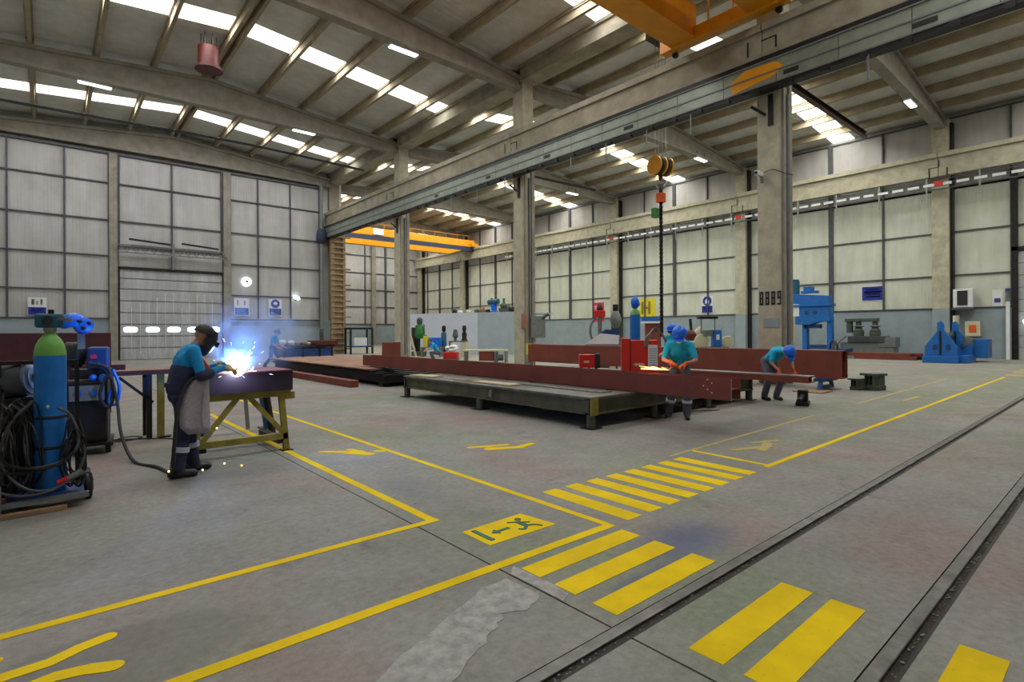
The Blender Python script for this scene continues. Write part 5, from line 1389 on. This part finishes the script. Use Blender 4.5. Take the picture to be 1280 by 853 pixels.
# drilling machines by the right wall
def radial(lab, loc, rz, hue, H=2.7, s=1.0):
    t = thing('drilling_machine','machine',lab,loc,rz); t.scale=(s,s,s)
    MB().box(-.6,.7,-.45,.45,0,.2).build('base','gdark',t,bevel=.02)
    MB().cyl((-.3,0,.2),(-.3,0,H),.16,seg=16).build('pillar','grey',t,smooth=True)
    MB().box(-.5,.9,-.18,.18,H*.72,H*.86).build('arm',hue,t,bevel=.02)
    MB().box(.35,.75,-.26,.26,H*.62,H*.98).build('drill_head',hue,t,bevel=.03)
    MB().cyl((.55,0,H*.45),(.55,0,H*.62),.06,seg=10).build('spindle','steel_bare',t,smooth=True)
    MB().cyl((.5,0,H*.98),(.5,0,H*1.12),.14,seg=12).build('motor','steel_dark',t,smooth=True)
    MB().box(.1,.8,-.35,.35,.2,.75).build('work_table','gdark',t,bevel=.02)
    return t
t = thing('drilling_machine','machine','red-headed drilling machine in front of the right wall',(18.5,15.6,0),-.9)
MB().box(-.4,.4,-.4,.4,0,.2).build('base','gdark',t,bevel=.02); MB().cyl((0,.1,.2),(0,.1,2.35),.09,seg=14).build('pillar','grey',t,smooth=True)
MB().box(-.26,.24,-.2,.15,2.2,2.5).build('drill_head','red',t,bevel=.03); MB().lathe([(.12,2.5),(.15,2.6),(.12,2.72),(.05,2.82)],seg=12).build('motor','redw',t,smooth=True)
MB().tube([(-.15,0,2.25),(-.38,0,1.9),(-.42,0,1.5),(-.3,0,1.1)],.05,seg=8).build('lever_arm','grey',t,smooth=True); MB().cyl((0,-.05,1.7),(0,-.05,2.2),.04,seg=8).build('spindle','steel_bare',t)
MB().box(-.35,.35,-.35,.3,1.0,1.12).build('work_table','gdark',t); MB().box(-.15,.15,-.1,.2,.2,1.0).build('table_knee','grey',t)
t = thing('milling_machine','machine','grey milling machine head left of the standing blue cylinder',(19.9,15.65,0),-.9)
MB().box(-.5,.3,-.4,.4,0,1.1).build('base','grey',t,bevel=.03); MB().box(-.35,.15,-.2,.3,1.1,2.2).build('machine_column','gdark',t,bevel=.03)
MB().lathe([(.1,1.7),(.2,1.85),(.26,2.1),(.2,2.35),(.12,2.5)],(-.15,-.25,0),seg=14).build('mill_head','grey',t,smooth=True); MB().cyl((-.15,-.2,2.5),(-.15,-.2,2.8),.13,seg=12).build('motor','steel_dark',t,smooth=True)
t = thing('sheeted_table','table','tilted white sheet over a table behind the deep girder',(17.15,14.3,0),-.86)
m = MB(); m.prism([(-.72,1.08),(.62,1.05),(.66,1.42),(-.10,1.50)],-.02,.02,Matrix.Rotation(PI/2,4,'X')); m.build('white_sheet','cloth',t)
MB().prism([(-.12,1.50),(.66,1.42),(.62,1.62),(.1,1.66)],.0,.5,Matrix.Translation((0,.5,0)) @ Matrix.Rotation(PI/2,4,'X')).build('sheet_fold','blue_d',t)
MB().box(-.7,.65,.04,.6,.98,1.05).build('table_top','grey',t)
for x in (-.6,.55): MB().box(x-.04,x+.04,.1,.5,0,.98).build('leg','steel_grey',t)
t = thing('locker','cabinet','brown cabinet by the right wall between the blue cylinder and the grinding worker',(25.9,18.0,0),-.86)
MB().box(-.42,.42,-.3,.3,0.05,2.0).build('cabinet_case','primer',t); MB().box(-.6,.5,-.4,.4,2.12,2.34).build('top_box','blue',t); MB().box(-.62,.52,-.42,.42,2.02,2.12).build('top_shelf','white',t)
t = thing('pipe_bender','machine','cream and red machine with tall lever left of the blue control box',(23.4,13.95,0),-.86)
MB().box(-.5,.5,-.35,.35,0,1.1).build('base','cream',t,bevel=.03); MB().ball((-.15,0,1.35),.28,(1.1,.8,1),seg=14).build('casing','redw',t,smooth=True); MB().cyl((.0,0,1.4),(.35,0,1.7),.13,seg=12).build('snout','cream',t,smooth=True); MB().cyl((-.12,0,1.6),(-.16,0,2.15),.07,seg=8).build('lever','black',t)
t = thing('sawing_machine','machine','band saw with blue control box and dark hood behind the deep girder',(21.3,11.95,0),-.86)
MB().box(-.6,.7,-.4,.4,0,.9).build('base','gdark',t,bevel=.03); MB().box(.1,.42,-.3,.3,.9,1.62).build('control_box','blue',t,bevel=.03)
MB().box(.2,.32,-.33,-.3,1.2,1.42).build('control_screen','white',t)
MB().lathe([(.08,-.06),(.28,-.06),(.3,0),(.28,.06),(.08,.06)],(-.35,-.1,1.15),(0,1,0),20).build('saw_wheel','cream',t,smooth=True); MB().lathe([(.08,-.06),(.24,-.06),(.26,0),(.24,.06),(.08,.06)],(.68,-.1,1.1),(0,1,0),20).build('saw_wheel','cream',t,smooth=True)
MB().box(-.3,.08,-.2,.2,1.35,1.6).build('saw_arm','grey',t)
for x in (-.35,.2): MB().box(x-.02,x+.02,-.02,.02,.9,2.1).build('hood_post','grey',t)
MB().box(-.5,.3,-.2,.2,2.08,2.18).build('hood','steel_dark',t)
for (x, y, lab) in ((21.2,9.5,'hand-wheel of a valve stand left of the tall column'),(22.5,7.6,'hand-wheel of a valve stand right of the tall column')):
    t = thing('hand_wheel_stand','stand',lab,(x,y,0),-.9)
    MB().box(-.15,.15,-.15,.15,0,.6).build('base','gdark',t)
    q = [(0,.35*math.cos(a*PI/8),.85+.35*math.sin(a*PI/8)) for a in range(17)]
    MB().tube(q,.035,seg=8,smooth=1).build('wheel_rim','black',t,smooth=True)
    for a in range(3): MB().bar((0,-.35*math.cos(a*PI/3),.85-.35*math.sin(a*PI/3)),(0,.35*math.cos(a*PI/3),.85+.35*math.sin(a*PI/3)),.03,.03).build('spoke','steel_grey',t)
t = thing('wall_box','box','small cream electrical box on a post right of the tall column',(19.0,7.95,0)); MB().box(-.08,.08,-.35,.35,1.2,2.05).build('box_case','cream',t,bevel=.02); MB().box(-.04,.04,-.04,.04,0,1.2).build('post','grey',t)

# ---- blue press in front of the right wall
bp = thing('blue_press','machine','tall blue press on two columns in front of the right wall',(34.2,12.95,0),0); bp.scale = (1,.92,.96)
for y in (-1.35,.1):
    MB().box(-.2,.2,y-.14,y+.14,.05,2.3).build('leg','blue',bp,bevel=.02)
    MB().box(-.4,.4,y-.3,y+.3,0,.12).build('foot_plate','blue',bp)
MB().prism([(-1.45,2.15),(-1.35,3.7),(1.3,3.95),(1.5,3.95),(1.5,2.2),(.8,2.0),(-.2,1.95),(-.8,2.15)][::-1],-.35,.35,Matrix(((0,0,1,0),(1,0,0,0),(0,1,0,0),(0,0,0,1)))).build('press_beam','blue',bp,bevel=.02)
MB().box(-.45,.45,-1.5,1.5,3.1,3.2).build('beam_flange','blue',bp)
MB().box(-.5,.3,1.3,1.42,2.1,3.9).build('end_plate','blue_d',bp)
MB().box(-.38,-.355,.35,1.05,2.5,3.25).build('press_notice','white',bp)
MB().cyl((0,.85,3.9),(0,.85,4.7),.36,seg=20).build('press_motor','teal',bp,smooth=True); MB().cyl((0,.85,4.7),(0,.85,4.8),.32,seg=20).build('motor_cap','blue_d',bp,smooth=True)
MB().box(-.25,.25,-.6,.3,3.9,4.05).box(-.2,.2,-.35,.15,4.05,4.3).build('gear_box','blue',bp)
MB().box(-.15,.15,-1.35,.1,.5,.75).box(-.6,.6,-2.4,-1.5,.3,.55).build('tie_beam','blue_d',bp)
MB().box(-.2,.2,-.8,.1,1.75,2.0).build('press_ram','blue_d',bp)
for y in (-.6,-.1): MB().cyl((-.36,y,2.7),(-.38,y,2.7),.12,seg=10).build('bolt_ring','blue_d',bp)
# ---- grey-green machine
gm_ = thing('drill_grinder','machine','grey-green engine-like machine on a grey bench at the right wall',(36.6,10.75,0)); gm_.scale = (.9,.85,1)
MB().box(-.5,.5,-1.9,1.3,0,.85).build('bench_body','grey',gm_,bevel=.03); MB().box(-.6,.6,-1.4,.8,.85,1.2).build('bench_top','steel_grey',gm_,bevel=.02)
MB().box(-.55,.5,-2.0,-1.0,.6,1.15).build('side_table','grey',gm_)
for y in (-.7,.3):
    MB().lathe([(.3,1.2),(.34,1.4),(.2,1.7),(.16,2.0),(.24,2.1),(.1,2.2)],(0,y,0),seg=14).build('machine_head','gdark',gm_,smooth=True)
    for z in (1.5,1.75): MB().lathe([(.28,z),(.36,z+.04),(.28,z+.08)],(0,y,0),seg=14).build('head_ring','grey',gm_,smooth=True)
MB().box(-.25,.25,-.9,1.1,2.05,2.25).build('cross_beam','gdark',gm_,bevel=.03); MB().cyl((0,.85,1.4),(0,.85,2.1),.2,seg=12).build('motor','gdark',gm_,smooth=True)
MB().tube([(-.3,1.3,.1),(-.3,1.5,.7),(-.2,1.0,1.2)],.03).build('hose','black',gm_)
# low stack of red bars by the right wall
random.seed(5)
for k in range(7):
    o = MB().box(-.12,.12,-2.6+random.uniform(0,.8),1.3-random.uniform(0,.8),0,.17).build('steel_bar','primer',bevel=.01)
    o.location = (33.6+(k%4)*.3, 9.6, .0+(k//4)*.175); tag(o,'bar','red-brown steel bar in the low stack on the floor along the right wall','bars stacked along the right wall')
# ---- blue roller machine
bm_ = thing('plate_roller','machine','blue plate rolling machine with two triangular frames at the right wall',(32.1,5.98,0),0); bm_.scale = (.75,.62,1)
for dx, yc in ((-.25,.35),(2.0,-.05)):
    MB().prism([(-1.0+yc,.3),(yc-1.0,.75),(yc-.2,1.55),(yc-.2,1.8),(yc-.05,1.98),(yc+.2,1.9),(yc+.2,1.5),(yc+.95,.8),(yc+1.0,.3)][::-1],dx-.12,dx+.12,Matrix(((0,0,1,0),(1,0,0,0),(0,1,0,0),(0,0,0,1)))).build('end_frame','blue',bm_,bevel=.02)
    MB().box(dx-.3,dx+.3,yc-1.1,yc+1.1,0,.32).build('frame_foot','blue',bm_,bevel=.02)
    MB().box(dx-.17,dx-.10,yc-.06,yc+.06,.4,1.5).build('frame_slot','steel_dark',bm_)
    for y in (-.45,.35): MB().lathe([(.08,0),(.14,.0),(.14,.05),(.08,.06)],(dx-.12,yc+y,.75),(-1,0,0),12).build('bearing_cap','blue_d',bm_,smooth=True)
for z, r in ((.95,.14),(1.3,.12)): MB().cyl((-.2,.1,z),(2.0,.1,z),r,seg=16).build('roller','steel_bare',bm_,smooth=True)
MB().box(-.2,2.4,-1.2,-.7,0,.35).build('bed','blue',bm_); MB().box(2.3,3.9,-1.9,-.6,.2,1.1).build('drive_case','blue',bm_,bevel=.03)
MB().cyl((2.15,-.05,1.7),(2.15,-.05,2.25),.2,seg=12).build('top_drum','cream',bm_,smooth=True)
MB().cyl((1.9,-.5,1.0),(2.3,-.9,.9),.28,seg=14).build('chuck','steel_bare',bm_,smooth=True)

# ================================================================== FAR STACKS in the left hall
t = thing('plate_stack_frame','stand','long dark steel frame table loaded with plates beside the walking worker',(0,0,0))
MB().ibar((7.5,14.3,.22),(7.5,24.5,.22),.2,.16).build('side_beam','steel_dark',t); MB().ibar((10.6,14.3,.22),(10.6,24.5,.22),.2,.16).build('side_beam','steel_dark',t)
MB().ibar((7.4,14.35,.22),(10.7,14.35,.22),.2,.16).build('end_beam','steel_dark',t)
for y in (14.6,19,24): 
    for x in (7.55,10.5): MB().box(x-.12,x+.12,y-.12,y+.12,0,.12).build('leg','steel_dark',t)
for k in range(5):
    o = MB().box(7.35+random.uniform(0,.2),10.75-random.uniform(0,.2),14.3+k*.25,25.0-random.uniform(0,.5),.325+k*.034,.353+k*.034).build('steel_plate','rust' if k==4 else 'steel_dark')
    tag(o,'plate',['lowest dark','dark','middle dark','upper dark','topmost rust-coloured'][k]+' steel plate of the '+('low stack' if k!=1 else 'low stack, second from the bottom')+' behind the long table')
tag(MB().box(6.62,6.88,14.9,22.5,.0,.2).build('steel_bar','primer'),'bar','long red-brown bar on the floor along the plate stack')
tag(MB().box(4.7,6.4,19.2,26.5,.0,.12).build('steel_plate','primer'),'plate','red-brown plates flat on the floor behind the trestle')
t = thing('cutting_table','table','long dark workbench with clutter by the far wall',(11.05,30.7,0)); t.scale = (.42,.8,.82)
MB().box(-3.6,3.2,-1,1,.95,1.1).build('table_top','steel_dark',t); MB().box(-3.4,3.0,-.9,.9,.35,.9).build('table_body','blue_d',t)
for x in (-3.3,-1,1.2,2.9): MB().box(x-.1,x+.1,-.95,-.75,0,.95).build('leg','steel_dark',t)
MB().box(.6,3.6,-1.1,.6,1.1,1.4).build('red_carriage','redw',t,bevel=.02)
MB().cyl((2.0,-.2,1.4),(2.0,-.2,2.2),.25,seg=12).build('column_head','gdark',t,smooth=True)
for k,(x,c,h) in enumerate(((-3.2,'cream',.45),(-2.7,'gdark',.3),(-2.1,'cream',.4),(-1.3,'rust',.35),(-.8,'redw',.25),(-.3,'rust',.3),(.2,'cream',.25))):
    tag(MB().ball((11.05+x*.42,30.5,.90+h*.35),h/2*.8,(1.2,1,.85),seg=10).build('rag_bundle' if k in(0,2) else 'scrap_part',c,smooth=True),'part',['white bundle at the left end of the far workbench','dark part between two pale bundles on the far workbench','second white bundle on the far workbench','rusty part in the middle of the far workbench','red part on the far workbench','small rusty part right of the red one on the far workbench','pale part next to the red carriage of the far workbench'][k])
tag(MB().box(-.34,.34,-.34,.34,0,1.1).build('steel_bin','primer',bevel=.02),'bin','red-brown upright bin just left of the second column').location=(12.95,24.3,0)
t = thing('blue_frame_cart','cart','small dark framed cart left of the second column',(17.6,38.0,0)); 
MB().box(-.9,.9,-.5,.5,.5,.6).build('shelf','blue_d',t)
for x in (-.85,.85):
    for y in (-.45,.45): MB().box(x-.06,x+.06,y-.06,y+.06,0,1.9).build('post','steel_dark',t)
MB().box(-.9,.9,-.5,.5,1.8,1.95).build('top_shelf','steel_dark',t); MB().box(-.5,.5,-.3,.3,.6,1.2).build('carton','white',t)
t = thing('monitor_stand','stand','grey board on a stand by the far wall of the right hall',(16.9,40.9,0)); 
t.location=(19.0,47.5,0)
MB().box(-1.1,1.1,-.1,.1,2.0,3.0).build('board','grey',t); MB().box(-.1,.1,-.1,.1,0,2.0).build('post','steel_grey',t); MB().ball((-.9,0,4.9),.45,(1,.5,1),seg=12).build('round_head','black',t,smooth=True); MB().box(-.95,-.85,-.05,.05,2.9,4.6).build('head_post','steel_grey',t)
# green pillar drill and things in front of the pale partition
RZ = -.86
t = thing('green_drill','machine','green pillar machine in front of the pale partition',(19.0,31.75,0),RZ)
MB().box(-.4,.4,-.4,.4,0,.3).build('base','gdark',t); MB().cyl((-.1,0,.3),(-.1,0,1.7),.18,seg=12).build('pillar','steel_dark',t,smooth=True); MB().lathe([(.25,1.15),(.36,1.4),(.3,1.8),(.22,2.05),(.1,2.1)],seg=14).build('drill_head','green',t,smooth=True)
MB().lathe([(.12,2.05),(.2,2.2),(.2,2.45),(.08,2.58)],(.05,0,0),seg=12).build('motor','gdark',t,smooth=True); MB().box(.15,.5,-.2,.2,1.2,1.4).build('feed_arm','green',t,bevel=.04); MB().cyl((.35,0,1.4),(.33,0,2.1),.07,seg=8).build('feed_lever','steel_bare',t); MB().box(-.45,-.2,-.25,.25,.4,1.9).build('rear_case','black',t)
o = MB().bar((0,0,.05),(-.35,0,1.4),.14,.08).build('leaning_bar','wood_l'); o.location=(16.5,27.9,0); o.rotation_euler=(0,0,RZ); tag(o,'bar','pale bar leaning near the green machine')
t = thing('gas_cylinder','cylinder','small teal gas cylinder in front of the pale partition',(19.83,30.0,0)); MB().lathe([(.16,0),(.18,.05),(.18,1.45),(.12,1.58)],seg=16).build('cylinder_body','teal',t,smooth=True); MB().lathe([(.06,1.58),(.14,1.7),(.12,1.95),(.04,2.02)],seg=12).build('cylinder_cap','steel_dark',t,smooth=True)
t = thing('bin_stand','stand','low grey stand under the blue bin and yellow box',(18.8,30.0,0),RZ); MB().box(-.6,.8,-.4,.4,.55,.62).build('stand_top','grey',t)
for x in (-.5,.7): MB().box(x-.05,x+.05,-.35,.35,0,.55).build('leg','grey',t)
o = MB().box(-.34,.34,-.3,.3,0,.62).build('blue_bin','blue_b',bevel=.04); o.location=(19.1,29.95,.62); o.rotation_euler=(0,0,RZ); tag(o,'bin','bright blue bin in front of the pale partition')
o = MB().box(-.14,.14,-.14,.14,0,.72).build('yellow_box','yel_b',bevel=.03); o.location=(18.58,30.2,.62); o.rotation_euler=(0,0,RZ); tag(o,'box','small yellow box left of the bright blue bin')
t = thing('grinder_bench','bench','pale bench with two dark grinders before the pale partition',(20.5,29.0,0),RZ)
MB().box(-.75,.4,-.3,.3,.92,1.0).build('bench_top','grey',t); MB().box(.05,.45,-.28,.28,.05,.92).build('bench_cabinet','cream',t,bevel=.02); MB().box(-.6,-.1,-.31,-.28,.5,.88).build('white_panel','white',t)
for x in (-.7,): MB().box(x-.05,x+.05,-.25,.25,0,.92).build('leg','grey',t)
MB().lathe([(.12,1.0),(.08,1.15),(.2,1.3),(.16,1.55),(.1,1.75)],(-.38,0,0),seg=12).build('bench_grinder','gdark',t,smooth=True)
MB().lathe([(.22,1.0),(.14,1.2),(.18,1.4),(.1,1.6),(.15,1.8),(.1,2.0)],(.22,0,0),seg=12).build('bench_grinder','steel_dark',t,smooth=True)
t = thing('box_stand','stand','low stand under the red box',(16.32,24.0,0),RZ); MB().box(-.4,.4,-.3,.3,.12,.18).build('stand_top','grey',t); MB().box(-.3,.3,-.25,.25,0,.12).build('body','grey',t)
o = MB().box(-.36,.36,-.3,.3,0,.34).build('red_box','red',bevel=.03); o.location=(16.32,24.0,.18); o.rotation_euler=(0,0,RZ); tag(o,'box','red open box under a heap of white rags')
random.seed(3); m = MB()
for k in range(12): m.ball((random.uniform(-.3,.32),random.uniform(-.2,.2),random.uniform(.02,.28)*(1 if k%2 else .6)),random.uniform(.1,.17),(1.2,1,.6),seg=10)
o = m.build('rag_heap','cloth',smooth=True); o.location=(16.3,24.0,.60); o.rotation_euler=(0,0,RZ); tag(o,'rags','heap of white rags in the red box')
t = thing('pale_table','table','pale low table with brown cabinet left of the middle column',(17.5,22.2,0),RZ)
MB().box(-1.35,.95,-.35,.35,.58,.66).build('table_top','cream',t)
for x in (-1.25,.35,.88): MB().box(x-.05,x+.05,-.3,.3,0,.58).build('leg','grey',t)
MB().box(-.5,.25,-.3,.3,.08,.56).build('brown_drawer','primer',t); MB().cyl((.5,-.2,.25),(.75,-.2,.25),.16,seg=12).build('hose_reel','gdark',t,smooth=True)
t = thing('hoist_bracket','bracket','dark pipe clamp on the side of the middle column',(16.7,18.42,1.9)); MB().cyl((.3,0,0),(1.0,-.4,.5),.08,seg=8).build('clamp_pipe','steel_grey',t); MB().box(0,.9,-.3,-.15,-.6,.4).build('clamp_plate','grey',t)
tag(MB().box(16.3,16.4,18.0,18.35,1.7,2.4).build('switch_box','rust',bevel=.01),'box','small rusty switch box on the middle column')
